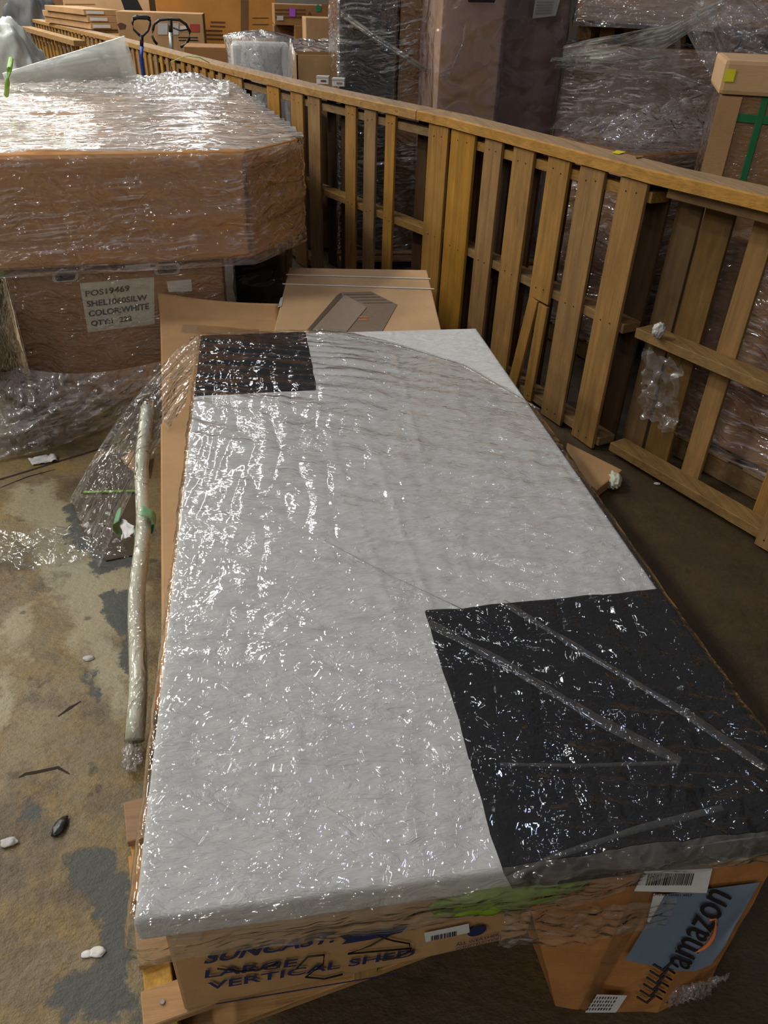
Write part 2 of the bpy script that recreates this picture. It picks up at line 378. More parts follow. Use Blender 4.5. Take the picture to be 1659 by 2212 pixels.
def text(name, s, origin, right, up, size, mat, parent, bold=0.0, sx=1.0, shear=0, align='LEFT'):
    cu = bpy.data.curves.new(name, 'FONT'); cu.body = s; cu.size = 1; cu.offset = bold; cu.extrude = .004; cu.shear = shear
    cu.align_x = align; cu.resolution_u = 3
    tmp = bpy.data.objects.new('t', cu); COL.objects.link(tmp)
    dg = bpy.context.evaluated_depsgraph_get(); dg.update()
    me = bpy.data.meshes.new_from_object(tmp.evaluated_get(dg))
    bpy.data.objects.remove(tmp); bpy.data.curves.remove(cu)
    r = Vector(right).normalized(); u = Vector(up); u = (u - r * u.dot(r)).normalized(); n = r.cross(u)
    T = Matrix.Identity(4)
    for i in range(3):
        T[i][0] = r[i] * size * sx; T[i][1] = u[i] * size; T[i][2] = n[i] * size * .1; T[i][3] = origin[i]
    me.transform(T); me.name = name; me.materials.clear()
    return finish(name, me, mat, parent)
def fold_noise(p, s=1.0): return noise.noise(Vector(p) * s)
def fbm(p, s=1.0): return noise.fractal(Vector(p) * s, 1.0, 2.0, 4)

# wrap shell: a sheet of film round a footprint with wavy relief, open at the bottom
def sc5(P): return [(x * 1.05, y * 1.05) for x, y in P]
def shell(name, pts, z0, z1, mat, parent, gap=.006, amp=.006, nper=220, nz=40, seed=0, topmat=None, flare=0, kx=(1.2, 1.2, 14), cap=True):
    P = [Vector((x, y, 0)) for x, y in pts]; n = len(P); c = sum(P, Vector()) / n
    L = [(P[(i + 1) % n] - P[i]).length for i in range(n)]; tot = sum(L)
    # rounded outline
    def outl(s):
        s = (s % 1) * tot
        for i in range(n):
            if s <= L[i]: 
                d = (P[(i + 1) % n] - P[i]).normalized(); nn = Vector((d.y, -d.x, 0))
                if nn.dot(P[i] - c) < 0: nn = -nn
                return P[i] + d * s + nn * gap, nn
            s -= L[i]
        return P[0], Vector((1, 0, 0))
    def f(u, v):
        p, nn = outl(u); p2, n2 = outl(u + .006); p3, n3 = outl(u - .006)
        nn = (nn + n2 + n3).normalized()
        z = z0 + (z1 - z0) * v
        q = Vector((p.x * kx[0], p.y * kx[1], z * kx[2])) + Vector((seed, seed * 2, 0))
        w = fold_noise(q, 1.0) * amp + abs(fold_noise(q, 2.3)) * amp * .7
        return p + nn * (w + flare * (1 - v) ** 2) + Vector((0, 0, z))
    grid(name, f, nper, nz, mat, parent)
    if cap:
        xs = [p.x for p in P]; ys = [p.y for p in P]
        x0, x1, y0, y1 = min(xs) - gap, max(xs) + gap, min(ys) - gap, max(ys) + gap
        def inside(p):
            for i in range(n):
                a, b = P[i], P[(i + 1) % n]; d = (b - a).normalized(); nn = Vector((d.y, -d.x, 0))
                if nn.dot(a - c) < 0: nn = -nn
                if (p - a).dot(nn) > gap * 1.5: return False
            return True
        def g(u, v):
            x = x0 + (x1 - x0) * u; y = y0 + (y1 - y0) * v
            return Vector((x, y, z1 + .002 + amp * .8 * (1 + fbm((x + seed, y * 5, 0), 2.2)) * .8))
        grid(name + '_top', g, int((x1 - x0) / .02), int((y1 - y0) / .02), topmat or mat, parent, keep=lambda u, v, p: inside(Vector((p.x, p.y, 0))))
def seg_dist(x, y, a, b):
    ax, ay = a; bx, by = b; dx, dy = bx - ax, by - ay
    t = max(0, min(1, ((x - ax) * dx + (y - ay) * dy) / (dx * dx + dy * dy + 1e-9)))
    return math.hypot(x - ax - t * dx, y - ay - t * dy)
def in_poly(x, y, P):
    c = False; j = len(P) - 1
    for i in range(len(P)):
        if (P[i][1] > y) != (P[j][1] > y) and x < (P[j][0] - P[i][0]) * (y - P[i][1]) / (P[j][1] - P[i][1]) + P[i][0]: c = not c
        j = i
    return c

# ---------------------------------------------------------------- floor
def fl(px, py): p = at(px, py, 0); return (p.x, p.y)
GREY = [[fl(*q) for q in P] for P in (
    [(150, 1850), (240, 1840), (275, 1920), (285, 2080), (330, 2212), (180, 2212), (110, 2180), (130, 2120), (220, 2060), (230, 1980), (200, 1960), (145, 1925)],
    [(232, 1285), (300, 1270), (300, 1470), (270, 1430), (240, 1330)],
    [(140, 1160), (150, 1090), (310, 1060), (310, 1210), (210, 1255), (180, 1180)],
    [(190, 1440), (240, 1540), (225, 1560), (180, 1450)],
    [(70, 1750), (95, 1800), (90, 1870), (75, 1850)])]
PALE = [[fl(*q) for q in P] for P in (
    [(20, 1050), (110, 1040), (230, 1220), (300, 1180), (305, 1290), (240, 1290), (290, 1520), (250, 1560), (120, 1290), (70, 1180)],
    [(10, 1320), (55, 1320), (60, 1420), (20, 1400)], [(0, 1460), (25, 1500), (0, 1560)])]
CR = [(fl(0, 1036), fl(110, 1002)), (fl(110, 1002), fl(330, 940)), (fl(0, 1052), fl(120, 1012))]
X0, X1, Y0, Y1, ST = -2.2, 1.6, .3, 4.4, .025
nx, ny = int((X1 - X0) / ST), int((Y1 - Y0) / ST)
V = []; F = []; ga = []; pa = []; oa = []
for j in range(ny + 1):
    for i in range(nx + 1):
        x = X0 + i * ST; y = Y0 + j * ST; V.append((x, y, 0))
        def sd(P):
            d = min(seg_dist(x, y, P[k], P[(k + 1) % len(P)]) for k in range(len(P)))
            return d if in_poly(x, y, P) else -d
        near = x < .3
        oa.append(max(0, min(1, max((x - .45) * 2.2, min((.95 - y) * 3.5, (x + .18) * 5)) + .15 * noise.noise(Vector((x * 3, y * 3, 0))))))  # mask for shade painted on the floor beside and before the panel
        ga.append(max(0, min(1, .5 + max(sd(P) for P in GREY) * 6)) if near else .0)
        pa.append(max(0, min(1, .5 + max(sd(P) for P in PALE) * 4)) if near else .0)
for j in range(ny):
    for i in range(nx):
        a = j * (nx + 1) + i; F.append((a, a + 1, a + nx + 2, a + nx + 1))
B = 40; k = len(V)
V += [(-B, -B, 0), (B, -B, 0), (B, B, 0), (-B, B, 0)]; ga += [0] * 4; pa += [0] * 4; oa += [0] * 4
cn = [0, nx, (ny + 1) * (nx + 1) - 1, ny * (nx + 1)]
F += [tuple([k, k + 1] + list(range(nx, -1, -1))), tuple([k + 1, k + 2] + [j * (nx + 1) + nx for j in range(ny, -1, -1)]),
      tuple([k + 2, k + 3] + [ny * (nx + 1) + i for i in range(nx + 1)]), tuple([k + 3, k] + [j * (nx + 1) for j in range(ny + 1)])]
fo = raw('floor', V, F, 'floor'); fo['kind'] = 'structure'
for nm, arr in (('grey_paint', ga), ('pale_wear', pa), ('painted_shade', oa)):
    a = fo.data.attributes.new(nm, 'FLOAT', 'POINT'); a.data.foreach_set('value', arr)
o = None
def strip_floor(name, pts, w):
    Vv = []; Ff = []
    for i, (x, y) in enumerate(pts):
        a = pts[max(0, i - 1)]; b = pts[min(len(pts) - 1, i + 1)]
        d = Vector((b[0] - a[0], b[1] - a[1])).normalized(); ww = w * (1 if 0 < i < len(pts) - 1 else .3)
        Vv += [(x - d.y * ww, y + d.x * ww, .0012), (x + d.y * ww, y - d.x * ww, .0012)]
    for i in range(len(pts) - 1): Ff.append((2 * i, 2 * i + 1, 2 * i + 3, 2 * i + 2))
    return raw(name, Vv, Ff, 'crack')
for pts, w in (([fl(-60, 1052), fl(0, 1036), fl(60, 1018), fl(110, 1002), fl(200, 975), fl(330, 935)], .006), ([fl(0, 1054), fl(60, 1030), fl(120, 1014)], .004),
               ([fl(125, 1548), fl(150, 1530), fl(175, 1515)], .004), ([fl(40, 1680), fl(55, 1672), fl(80, 1668), fl(125, 1658), (fl(150, 1672))], .004)):
    s = strip_floor('trim_%d' % random.randint(10, 99), pts, w); s['kind'] = 'structure'
# chips and scraps on the floor
def pebble(name, px, py, r, mat, label, cat, flat=.4, group=None, asp=1.6, rz=0):
    c = at(px, py, 0); bm = bmesh.new(); bmesh.ops.create_icosphere(bm, subdivisions=3, radius=r)
    for v in bm.verts:
        v.co *= 1 + .35 * noise.noise(v.co * (1.6 / r) + Vector((px, 0, 0)))
        v.co.x *= asp; v.co.z *= flat
    bm.transform(Matrix.Translation((c.x, c.y, r * flat * .8)) @ Matrix.Rotation(rz, 4, 'Z'))
    return tag(bm_to(name, bm, mat, None, True), label, cat, group)
pebble('debris_chip', 131, 1787, .014, 'black', 'small black curved chip lying on the bare floor left of the white panel', 'debris', .5, None, 1.9, R(70))
pebble('debris_chip', 20, 1822, .012, 'papergrey', 'pale stone chip on the floor at the left edge of the picture', 'debris', .5)
pebble('debris_chip', 190, 2062, .008, 'paper', 'left of two tiny white crumbs on the floor beside the pallet corner', 'debris')
pebble('debris_chip', 211, 2058, .010, 'paper', 'right of two tiny white crumbs on the floor beside the pallet corner', 'debris')
pebble('debris_chip', 192, 1423, .010, 'papergrey', 'small grey chip on the worn floor between the floor crack and the foam tube', 'debris')

# ---------------------------------------------------------------- pallet under the long carton
U = Vector((math.cos(R(3.6)), math.sin(R(3.6)), 0)); Vd = Vector((-math.sin(R(4.9)), math.cos(R(4.9)), 0))
C0 = Vector((-.205, .632, 0))
def uv(a, b, z=0): return C0 + U * a + Vd * b + Vector((0, 0, z))
pal = thing('wooden_pallet', 'low wooden pallet on the floor under the long printed carton and white panel', 'pallet', uv(-.06, .02))
PR0 = uv(-.068, -.012); PU = Vector((math.cos(R(11)), math.sin(R(11)), 0)); PV = Vector((-PU.y, PU.x, 0))
def pv(a, b, z=0): return PR0 + PU * a + PV * b + Vector((0, 0, z))
for i, b in enumerate((.03, .155, .28, .41)):
    bar('deck_board', pv(0, b, .131), pv(.80, b, .131), .062 if i == 0 else .10, .018, 'wood_x', pal)
for a in (.03, .40, .77):
    bar('stringer', pv(a, -.0, .073), pv(a, .46, .073), .05, .096, 'wood_new', pal)
for b in (.05, .40):
    bar('bottom_board', pv(0, b, .0125), pv(.80, b, .0125), .09, .022, 'wood_x', pal)
for (a, b) in ((.03, .155), (.035, .03)):
    bm = bmesh.new(); bmesh.ops.create_cone(bm, cap_ends=True, segments=10, radius1=.005, radius2=.004, depth=.004, matrix=Matrix.Translation(pv(a, b, .1415)))
    bm_to('nail_head', bm, 'steel', pal)

# ---------------------------------------------------------------- long printed carton under the panel
ZB, ZT = .141, .425
shed = thing('long_carton', 'long brown carton printed LARGE VERTICAL SHED in navy, under the white panel', 'carton', uv(.33, .85, ZB))
prism('carton_body', [tuple(uv(a, b)[:2]) for a, b in ((0, 0), (.63, 0), (.63, 1.66), (0, 1.66))], ZB, ZT, 'carton_shed', shed, bevel=.006, sub=3, wob=.003)
fN = Vector((U.y, -U.x, 0)); fP = uv(0, -.004, 0)
def fs(px, py, off=.0): return onpl(px, py, fP, fN) + fN * off
def face_text(s, pxa, pxb, cap, mat, parent, bold=.0, nm='printed_text', shear=0):
    a = fs(*pxa, .001); b = fs(*pxb, .001)
    o = text(nm, s, (0, 0, 0), (1, 0, 0), (0, 0, 1), 1, mat, None, bold, shear=shear)
    xs = [v.co.x for v in o.data.vertices]; zs = [v.co.z for v in o.data.vertices]
    w = max(xs) - min(xs); hgt = max(zs) - min(zs); r = (b - a); L = r.length; r.normalize(); u = fN.cross(r) * 1.0
    u = -u if u.z < 0 else u
    T = Matrix.Identity(4); kx = L / w; kz = cap / hgt
    x0 = min(xs); z0 = min(zs)
    for v in o.data.vertices:
        x, y, z = (v.co.x - x0) * kx, v.co.y, (v.co.z - z0) * kz
        v.co = a + r * x + u * z - fN * 0 + fN * (-y * .05) - root_loc(parent)
    o.parent = parent; return o
face_text('LARGE', (442, 2112), (640, 2086), .026, 'navy', shed, .018, 'print_large')
face_text('VERTICAL SHED', (448, 2138), (894, 2064), .026, 'navy', shed, .018, 'print_vertical_shed')
face_text('SUNCAST.', (440, 2082), (722, 2034), .032, 'navy', shed, .03, 'print_maker', .3)
sheet('print_swoosh', [fs(735, 2022, .001), fs(880, 2000, .001), fs(868, 2012, .001), fs(800, 2028, .001), fs(738, 2038, .001), fs(748, 2030, .001)], 'navy', shed, .0006)
tube('handwritten_mark', [fs(*p, .002) for p in [(470, 2090), (520, 2096), (560, 2092), (600, 2078)]], .0016, 'ink', shed, 6)
tube('handwritten_mark', [fs(*p, .002) for p in [(640, 2090), (665, 2064), (700, 2060), (698, 2080), (660, 2108), (700, 2112), (740, 2102)]], .0016, 'ink', shed, 6)
tube('handwritten_mark', [fs(*p, .002) for p in [(850, 2012), (800, 2040), (752, 2058), (820, 2052), (888, 2046)]], .0016, 'ink', shed, 6)
tube('handwritten_mark', [fs(*p, .002) for p in [(810, 2018), (850, 2030), (884, 2036), (886, 2052), (850, 2068), (820, 2070)]], .0016, 'ink', shed, 6)
lb = sheet('barcode_sticker', [fs(916, 2014, .001), fs(1012, 1994, .001), fs(1014, 2012, .001), fs(919, 2033, .001)], 'paper', shed, .001)
bm = bmesh.new(); x = 930.0; random.seed(3)
while x < 985:
    w = random.choice((1.2, 2, 3)); pp = [fs(x, 2019 - (x - 930) * .2, .003), fs(x + w, 2019 - (x - 930 + w) * .2, .003), fs(x + w, 2029 - (x - 930 + w) * .2, .003), fs(x, 2029 - (x - 930) * .2, .003)]
    bm.faces.new([bm.verts.new(p) for p in pp]); x += w + random.choice((1.4, 2.4))
bm_to('barcode_bars', bm, 'ink', lb)
c = fs(1030, 2010, .001); bm = bmesh.new()
bmesh.ops.create_circle(bm, cap_ends=True, segments=28, radius=.018, matrix=Matrix.Translation(c) @ fN.to_track_quat('Z', 'Y').to_matrix().to_4x4())
bm_to('print_round_emblem', bm, 'navy', shed)
face_text('ALL WEATHER', (984, 2043), (1078, 2020), .009, 'navy', shed, .01, 'print_slogan')
face_text('CONSTRUCTION', (984, 2052), (1082, 2028), .009, 'navy', shed, .01, 'print_slogan')
sheet('print_rule', [fs(466, 2166, .001), fs(860, 2100, .001), fs(860, 2102, .001), fs(466, 2168, .001)], 'navy', shed, .0005)
# damaged corner of card sticking out on the left
def flapf(u, v):
    y = .95 + v * .42; x = -.232 - .02 * math.sin(v * 3.1) - u * (.035 + .02 * math.sin(v * 9)) ; z = .40 - u * .24
    return (x + .012 * noise.noise(Vector((x * 20, y * 14, z * 20))) + (y - .95) * -.08 + .02, y, z)
so = grid('torn_side_flap', flapf, 14, 40, 'carton_worn', shed)
so.modifiers.new('s', 'SOLIDIFY').thickness = .004

# left carton, end to end with the printed one
lc = thing('flat_carton', 'long tan carton with buckled far end, left of and behind the white panel', 'carton', uv(.3, 2.4, 0))
A = [uv(0, 1.69), uv(.52, 1.69), uv(.52, 2.2), uv(.46, 2.86), uv(-.02, 3.0)]
A = [at(352, 1000, .42), at(700, 1000, .42), Vector((.03, 2.9, 0)), at(602, 692, .42), at(346, 686, .42)]
A = [(p[0], p[1]) for p in A]
A[2] = (.03, 2.9)
prism('carton_body', A, 0.0, .42, 'carton', lc, bevel=.006, sub=3, wob=.004)
bm_pts = []
def bend(u, v):
    a = at(346, 688, .42); b = at(602, 694, .42); c2 = at(340, 632, .50); d = at(602, 656, .48); v = v * 1.0
    p = a.lerp(b, u).lerp(c2.lerp(d, u), v); p.z += -.02 * math.sin(v * 3.14) - .012 * math.sin(u * 3.14) * v; return p
so = grid('bent_end_flap', bend, 24, 12, 'carton', lc); so.modifiers.new('s', 'SOLIDIFY').thickness = .004
def tapef(u, v):
    a = at(395, 700, .423); b = at(560, 712, .423); c2 = at(390, 718, .423); d = at(560, 730, .423)
    p = a.lerp(b, u).lerp(c2.lerp(d, u), v); p.z = .4245; return p
grid('parcel_tape', tapef, 12, 3, film('tape_brown_gloss', [(Z3, (1, 1, 1), 20, .3)], .35, 2, .03, .12, hazecol=(.5, .36, .22)), lc)

# middle carton printed with a shed
ZM = .47
mc = thing('shed_picture_carton', 'tan carton printed with a grey garden shed picture and two white straps, behind the panel', 'carton', (.45, 3.3, 0))
q = [at(625, 578, ZM), at(922, 583, ZM), at(955, 720, ZM), at(590, 720, ZM)]
q[2] = q[2].lerp(q[1], .01); 
prism('carton_body', [(q[3].x, q[3].y), (q[2].x, q[2].y), (q[1].x, q[1].y), (q[0].x, q[0].y)], .0, ZM, 'carton_pale', mc, bevel=.005, sub=2, wob=.002)
def tz(px, py, o=.0015): return at(px, py, ZM + o) 
sheet('shed_picture_roof', [tz(737, 632), tz(802, 630), tz(858, 658), tz(792, 664)], 'shedgrey', mc, .0006)
sheet('shed_picture_wall', [tz(737, 632), tz(792, 664), tz(745, 722), tz(664, 722), tz(668, 715)], 'shedlight', mc, .0006)
sheet('shed_picture_side', [tz(792, 664), tz(858, 658), tz(822, 722), tz(745, 722)], 'shedgrey', mc, .0006)
sheet('shed_picture_edge', [tz(737, 632, .003), tz(740, 640, .003), tz(672, 714, .003), tz(664, 712, .003), tz(728, 638, .003)], 'sheddark', mc, .0006)
for k in range(4):
    yy = 636 + k * 6; sheet('shed_picture_line', [tz(742 + k * 14, yy, .003), tz(808 + k * 13, yy - 1, .003), tz(808 + k * 13, yy, .003), tz(742 + k * 14, yy + 1, .003)], 'sheddark', mc, .0004)
sheet('shed_picture_line', [tz(791, 664, .003), tz(793, 664, .003), tz(747, 720, .003), tz(745, 720, .003)], 'sheddark', mc, .0004)
sheet('shed_picture_handle', [tz(776, 684, .003), tz(796, 684, .003), tz(795, 686, .003), tz(775, 686, .003)], 'orangeprint', mc, .0004)
sheet('shed_picture_handle', [tz(774, 690, .003), tz(794, 690, .003), tz(793, 692, .003), tz(773, 692, .003)], 'orangeprint', mc, .0004)
for (ya, yb) in ((594, 599), (614, 621)):
    p = at(618 - (ya - 594) * .4, ya - 1, ZM + .003); r_ = at(930 + (ya - 594) * .4, yb + 3, ZM + .003)
    bar('white_strap', p, r_, .012, .003, 'white_strap', mc)
sheet('side_label', [tz(606, 644), tz(613, 640), tz(608, 662), tz(600, 664)], 'papergrey', mc, .0006)

# ---------------------------------------------------------------- the panel
PL, PR, PF, PB, PZ0, PZ = -.232, .858, .605, 2.855, .447, .500
panel = thing('covered_panel', 'large white textured panel with two black corners under glinting clear wrap', 'panel', (.31, 1.73, PZ0))
creases = [((PL, 1.62), (.85, 1.70)), ((PL, 1.12), (.28, 1.22)), ((PL, 2.10), (.85, 2.16)), ((.16, 2.3), (.24, 1.2)), ((.30, 1.95), (.33, 1.2)), ((.5, 2.85), (.44, 1.9)), ((.15, .9), (.5, .7))]
def pan(u, v):
    # rounded-edge slab top: u across, v lengthwise, skirt folded down
    m_ = .05; a = -m_ + u * (PR - PL + 2 * m_); b = -m_ + v * (PB - PF + 2 * m_)
    W = PR - PL; L = PB - PF
    ox = -a if a < 0 else (a - W if a > W else 0); oy = -b if b < 0 else (b - L if b > L else 0)
    x = PL + min(max(a, 0), W); y = PF + min(max(b, 0), L)
    drop = max(ox, oy); z = PZ - drop
    r = .008; ex = min(a, W - a); ey = min(b, L - b); e = min(ex, ey)
    if 0 <= e < r: z -= r - math.sqrt(max(0, r * r - (r - e) ** 2))
    if drop == 0 and e > .01:
        z += .0016 * fbm((x * 3, y * 3, 0), 2.0)
        for A_, B_ in creases:
            d = seg_dist(x + .012 * noise.noise(Vector((x * 7, y * 7, 3))), y + .012 * noise.noise(Vector((x * 6, y * 6, 9))), A_, B_)
            if d < .02: z += .0022 * math.exp(-(d / .005) ** 2)
    return (x, y, z)
body = grid('white_cover', pan, 150, 300, 'white_cover', panel)
raw('panel_base', [(PL, PF, PZ0), (PR, PF, PZ0), (PR, PB, PZ0), (PL, PB, PZ0)], [(3, 2, 1, 0)], 'white_cover', panel)
def patch(nm, x0, x1, y0, y1, skew=0.0, dropfront=0):
    def f(u, v):
        x = x0 + (x1 - x0) * u; y = y0 + (y1 - y0) * v
        e = min(u, 1 - u) * (x1 - x0); e2 = min(v, 1 - v) * (y1 - y0); e = min(e, e2)
        x += .004 * noise.noise(Vector((0, y * 14, 1))) * (1 if u in (0, 1) else .4); y += .004 * noise.noise(Vector((x * 14, 0, 5)))
        z = PZ + .0045 * min(1, e / .006) + .0012 * fbm((x, y, 0), 14)
        return (x, y + skew * (u - .5), z)
    grid(nm, f, 70, 70, 'black_cover', panel)
patch('black_patch', PL - .001, .170, 2.325, PB + .002, .01)
patch('black_patch', .312, PR + .003, PF - .002, 1.207, .01)
raw('black_patch_front', [(.312, PF - .004, PZ + .004), (PR + .003, PF - .004, PZ + .004), (PR + .003, PF - .004, PZ0), (.335, PF - .004, PZ0)], [(0, 1, 2, 3)], 'black_cover', panel)
raw('black_patch_side', [(PR + .004, PF - .002, PZ + .004), (PR + .004, 1.207, PZ + .004), (PR + .004, 1.207, PZ0), (PR + .004, PF - .002, PZ0)], [(0, 1, 2, 3)], 'black_cover', panel)
# the wrap stretched over it
fe = [at(735, 716, .5), at(850, 745, .5), at(1000, 790, .5), at(1165, 885, .5)]
def beyond_edge(x, y):
    if x < fe[0].x: return False
    pts = [(p.x, p.y) for p in fe] + [(1.2, 1.9)]
    for i in range(len(pts) - 1):
        if pts[i][0] <= x <= pts[i + 1][0]:
            t = (x - pts[i][0]) / (pts[i + 1][0] - pts[i][0]); return y > pts[i][1] + t * (pts[i + 1][1] - pts[i][1])
    return False
def wrap(u, v):
    ml, mr, mf, mb = .055, .05, .10, .0
    a = -ml + u * (PR - PL + ml + mr); b = -mf + v * (PB - PF + mf + mb)
    W = PR - PL; L = PB - PF
    ox = -a if a < 0 else (a - W if a > W else 0); oy = -b if b < 0 else 0
    x = PL + min(max(a, 0), W); y = PF + min(max(b, 0), L)
    if oy: oy *= 1 - .6 * max(0, min(1, (a - .70) / .10))
    n1 = noise.noise(Vector((a * 4 + b * 2, b * 17 + a * 8, 1))) ; n2 = abs(noise.noise(Vector((a * 16, b * 5 - a * 9, 7)))); n3 = noise.noise(Vector((a * 40, b * 40, 2)))
    wg = max(0, min(1, (b - 1.55) / .25)) * max(0, min(1, (.62 - a) / .15))          # gathered where it was pulled off the far left corner
    wc = max(0, min(1, (.36 - b) / .16 + (a - .9) * .9)) * max(0, min(1, (a - .56) / .15))      # bunched over the near right corner
    rel = .004 * n1 + .006 * n2 + .0012 * n3 + wg * .015 * abs(noise.noise(Vector((a * 2.5, b * 19 + a * 3, 3)))) + wc * (.020 * abs(noise.noise(Vector((a * 7 - b * 4, b * 24 + a * 5, 3)))) + .008 * abs(noise.noise(Vector((a * 30, b * 34, 5)))))
    drop = math.hypot(ox, oy) if (ox and oy) else max(ox, oy)
    out = .008 + rel * .8 + .014 * math.sin(min(1, drop / .06) * 2.2) * (1 if oy else .5)
    nx_, ny_ = (-1 if a < 0 else 1) if ox else 0, -1 if oy else 0
    ln = math.hypot(nx_, ny_) or 1
    z = PZ + .0085 + rel - drop
    if drop: z = PZ + .006 - drop * .95; x += nx_ / ln * out; y += ny_ / ln * out
    if oy: z += .012 * noise.noise(Vector((a * 4, 3, 0))) * drop / .1; 
    return (x, y, z)
def keepw(u, v, p): return not beyond_edge(p.x, p.y)
grid('stretch_wrap', wrap, 340, 600, 'film_panel', panel, keep=lambda u, v, p: keepw(u, v, p) and p.y > PF - .0)
grid('wrap_front_band', wrap, 240, 420, 'film_edge', panel, keep=lambda u, v, p: p.y <= PF - .0)
def band(nm, pxs, w, mat='film_fold', z=.521):
    P_ = [at(*p, z) for p in pxs]; n = len(P_)
    Vv = []; Ff = []
    M_ = 60
    for i in range(M_ + 1):
        t = i / M_ * (n - 1); k_ = min(int(t), n - 2); p = P_[k_].lerp(P_[k_ + 1], t - k_); d = (P_[k_ + 1] - P_[k_]).normalized(); s = Vector((-d.y, d.x, 0))
        ww = w * (.8 + .4 * noise.noise(Vector((i * .13, w * 50, 0))))
        for c_, zz in ((-1, .0), (-.7, .003), (0, .0015), (.75, .0035), (1, 0)):
            Vv.append(p + s * ww * c_ + Vector((0, 0, zz + .001 * noise.noise(Vector((i * .4, c_, 0))))))
    for i in range(M_):
        for c_ in range(4): a = i * 5 + c_; Ff.append((a, a + 1, a + 6, a + 5))
    raw(nm, Vv, Ff, mat, panel, True)
band('wrap_fold', [(925, 1345), (1100, 1440), (1300, 1560), (1470, 1645)], .013)
band('wrap_fold', [(1085, 1300), (1280, 1420), (1480, 1540), (1655, 1660)], .010)
band('wrap_fold', [(1080, 1652), (1250, 1655), (1460, 1648)], .0035)
band('wrap_fold', [(1090, 1905), (1200, 1850), (1380, 1790), (1560, 1745)], .006)
band('wrap_fold', [(850, 745), (1000, 790), (1165, 885)], .003)
band('wrap_fold', [(750, 728), (850, 745)], .003)
band('wrap_fold', [(700, 1170), (840, 1245), (1000, 1320)], .004)

# loose tail of the wrap trailing off the far left corner down to the floor
def tail(u, v):
    a0 = at(432, 722, .512); a1 = at(400, 880, .49)
    m0 = at(330, 775, .46); m1 = at(330, 960, .40)
    b0 = at(150, 1080, .06); b1 = at(215, 1225, .015)
    A_ = a0.lerp(a1, u); M_ = m0.lerp(m1, u); B_ = b0.lerp(b1, u)
    p = A_ * (1 - v) ** 2 + M_ * 2 * v * (1 - v) + B_ * v * v
    n_ = noise.noise(Vector((u * 9, v * 2.2, 0))) * .03 * (.3 + v) + abs(noise.noise(Vector((u * 22, v * 4, 4)))) * .014
    return p + Vector((.3 * n_, -.4 * n_, n_ + .004))
grid('wrap_tail', tail, 90, 140, 'film_loose', panel)
def puddle(u, v):
    c_ = at(-40 + 330 * u, 1150 + 90 * v - 30 * u, 0)
    n_ = abs(noise.noise(Vector((u * 9, v * 7, 2)))) * .035 + abs(noise.noise(Vector((u * 23, v * 21, 8)))) * .012
    e = min(1, 5 * min(u, 1 - u, v, 1 - v)); 
    return (c_.x, c_.y + .02 * noise.noise(Vector((u * 5, 0, 0))), .003 + n_ * e)
grid('wrap_tail_end', puddle, 90, 60, 'film_loose', panel, keep=lambda u, v, p: min(u * 2, v, 1 - v, (1 - u) * 2) > .22 * abs(noise.noise(Vector((u * 7, v * 5, 3)))) + .04)

# ---------------------------------------------------------------- green bag squashed at the front
def blob(name, c, rx, ry, rz, mat, label=None, cat=None, parent=None, amp=.2, fr=3, seed=0, sub=4, rot=0, zmin=None, group=None):
    bm = bmesh.new(); bmesh.ops.create_icosphere(bm, subdivisions=sub, radius=1)
    for v in bm.verts:
        k = 1 + amp * noise.fractal(v.co * fr + Vector((seed, 0, 0)), 1, 2, 3)
        v.co = Vector((v.co.x * rx * k, v.co.y * ry * k, v.co.z * rz * k))
    bm.transform(Matrix.Translation(c) @ Matrix.Rotation(rot, 4, 'Z'))
    if zmin is not None:
        for v in bm.verts: v.co.z = max(zmin, v.co.z)
    o = bm_to(name, bm, mat, parent, True)
    if label: tag(o, label, cat, group)
    return o
blob('green_bag', (.335, .606, .425), .125, .020, .030, 'olive', 'olive green plastic bag squashed between the panel and the printed carton', 'bag', amp=.25, rot=R(3))

# ---------------------------------------------------------------- carton with the blue-grey tape, front right
az = thing('taped_carton', 'battered brown carton with amazon print on blue-grey tape, front right', 'carton', (.62, .75, 0))
TL, TM, TR = Vector((.36, .632, .440)), Vector((.528, .598, .442)), Vector((.775, .588, .442))
BL, BM, BR, BRR = Vector((.478, .600, 0)), Vector((.512, .592, 0)), Vector((.672, .562, 0)), Vector((.80, .600, 0))
top = [TL, TM, TR.lerp(TM, .35), TR, TR + Vector((.02, .30, 0)), TL + Vector((.06, .32, 0))]
bot = [BL, BM, BR, BRR, BRR + Vector((-.03, .28, 0)), BL + Vector((-.02, .30, 0))]
bm = bmesh.new(); NL = 14
rings = []
for j in range(NL + 1):
    t = j / NL; r_ = []
    for b_, t_ in zip(bot, top):
        r_.append(b_.lerp(t_, t))
    ring = []
    for i in range(6):
        for k in range(6):
            p = r_[i].lerp(r_[(i + 1) % 6], k / 6)
            n_ = noise.noise_vector(p * 9) * .004 + noise.noise_vector(p * 28) * .0018
            ring.append(bm.verts.new(p + n_))
    rings.append(ring)
for j in range(NL):
    for i in range(36): bm.faces.new((rings[j][i], rings[j][(i + 1) % 36], rings[j + 1][(i + 1) % 36], rings[j + 1][i]))
bm.faces.new(rings[0][::-1]); bm.faces.new(rings[-1])
bm_to('carton_body', bm, 'carton_worn', az)
n1 = ((BR - TM).cross(TR - TM)).normalized()
if n1.y > 0: n1 = -n1
def fa(px, py, off=.006): return onpl(px, py, TM + n1 * off, n1)
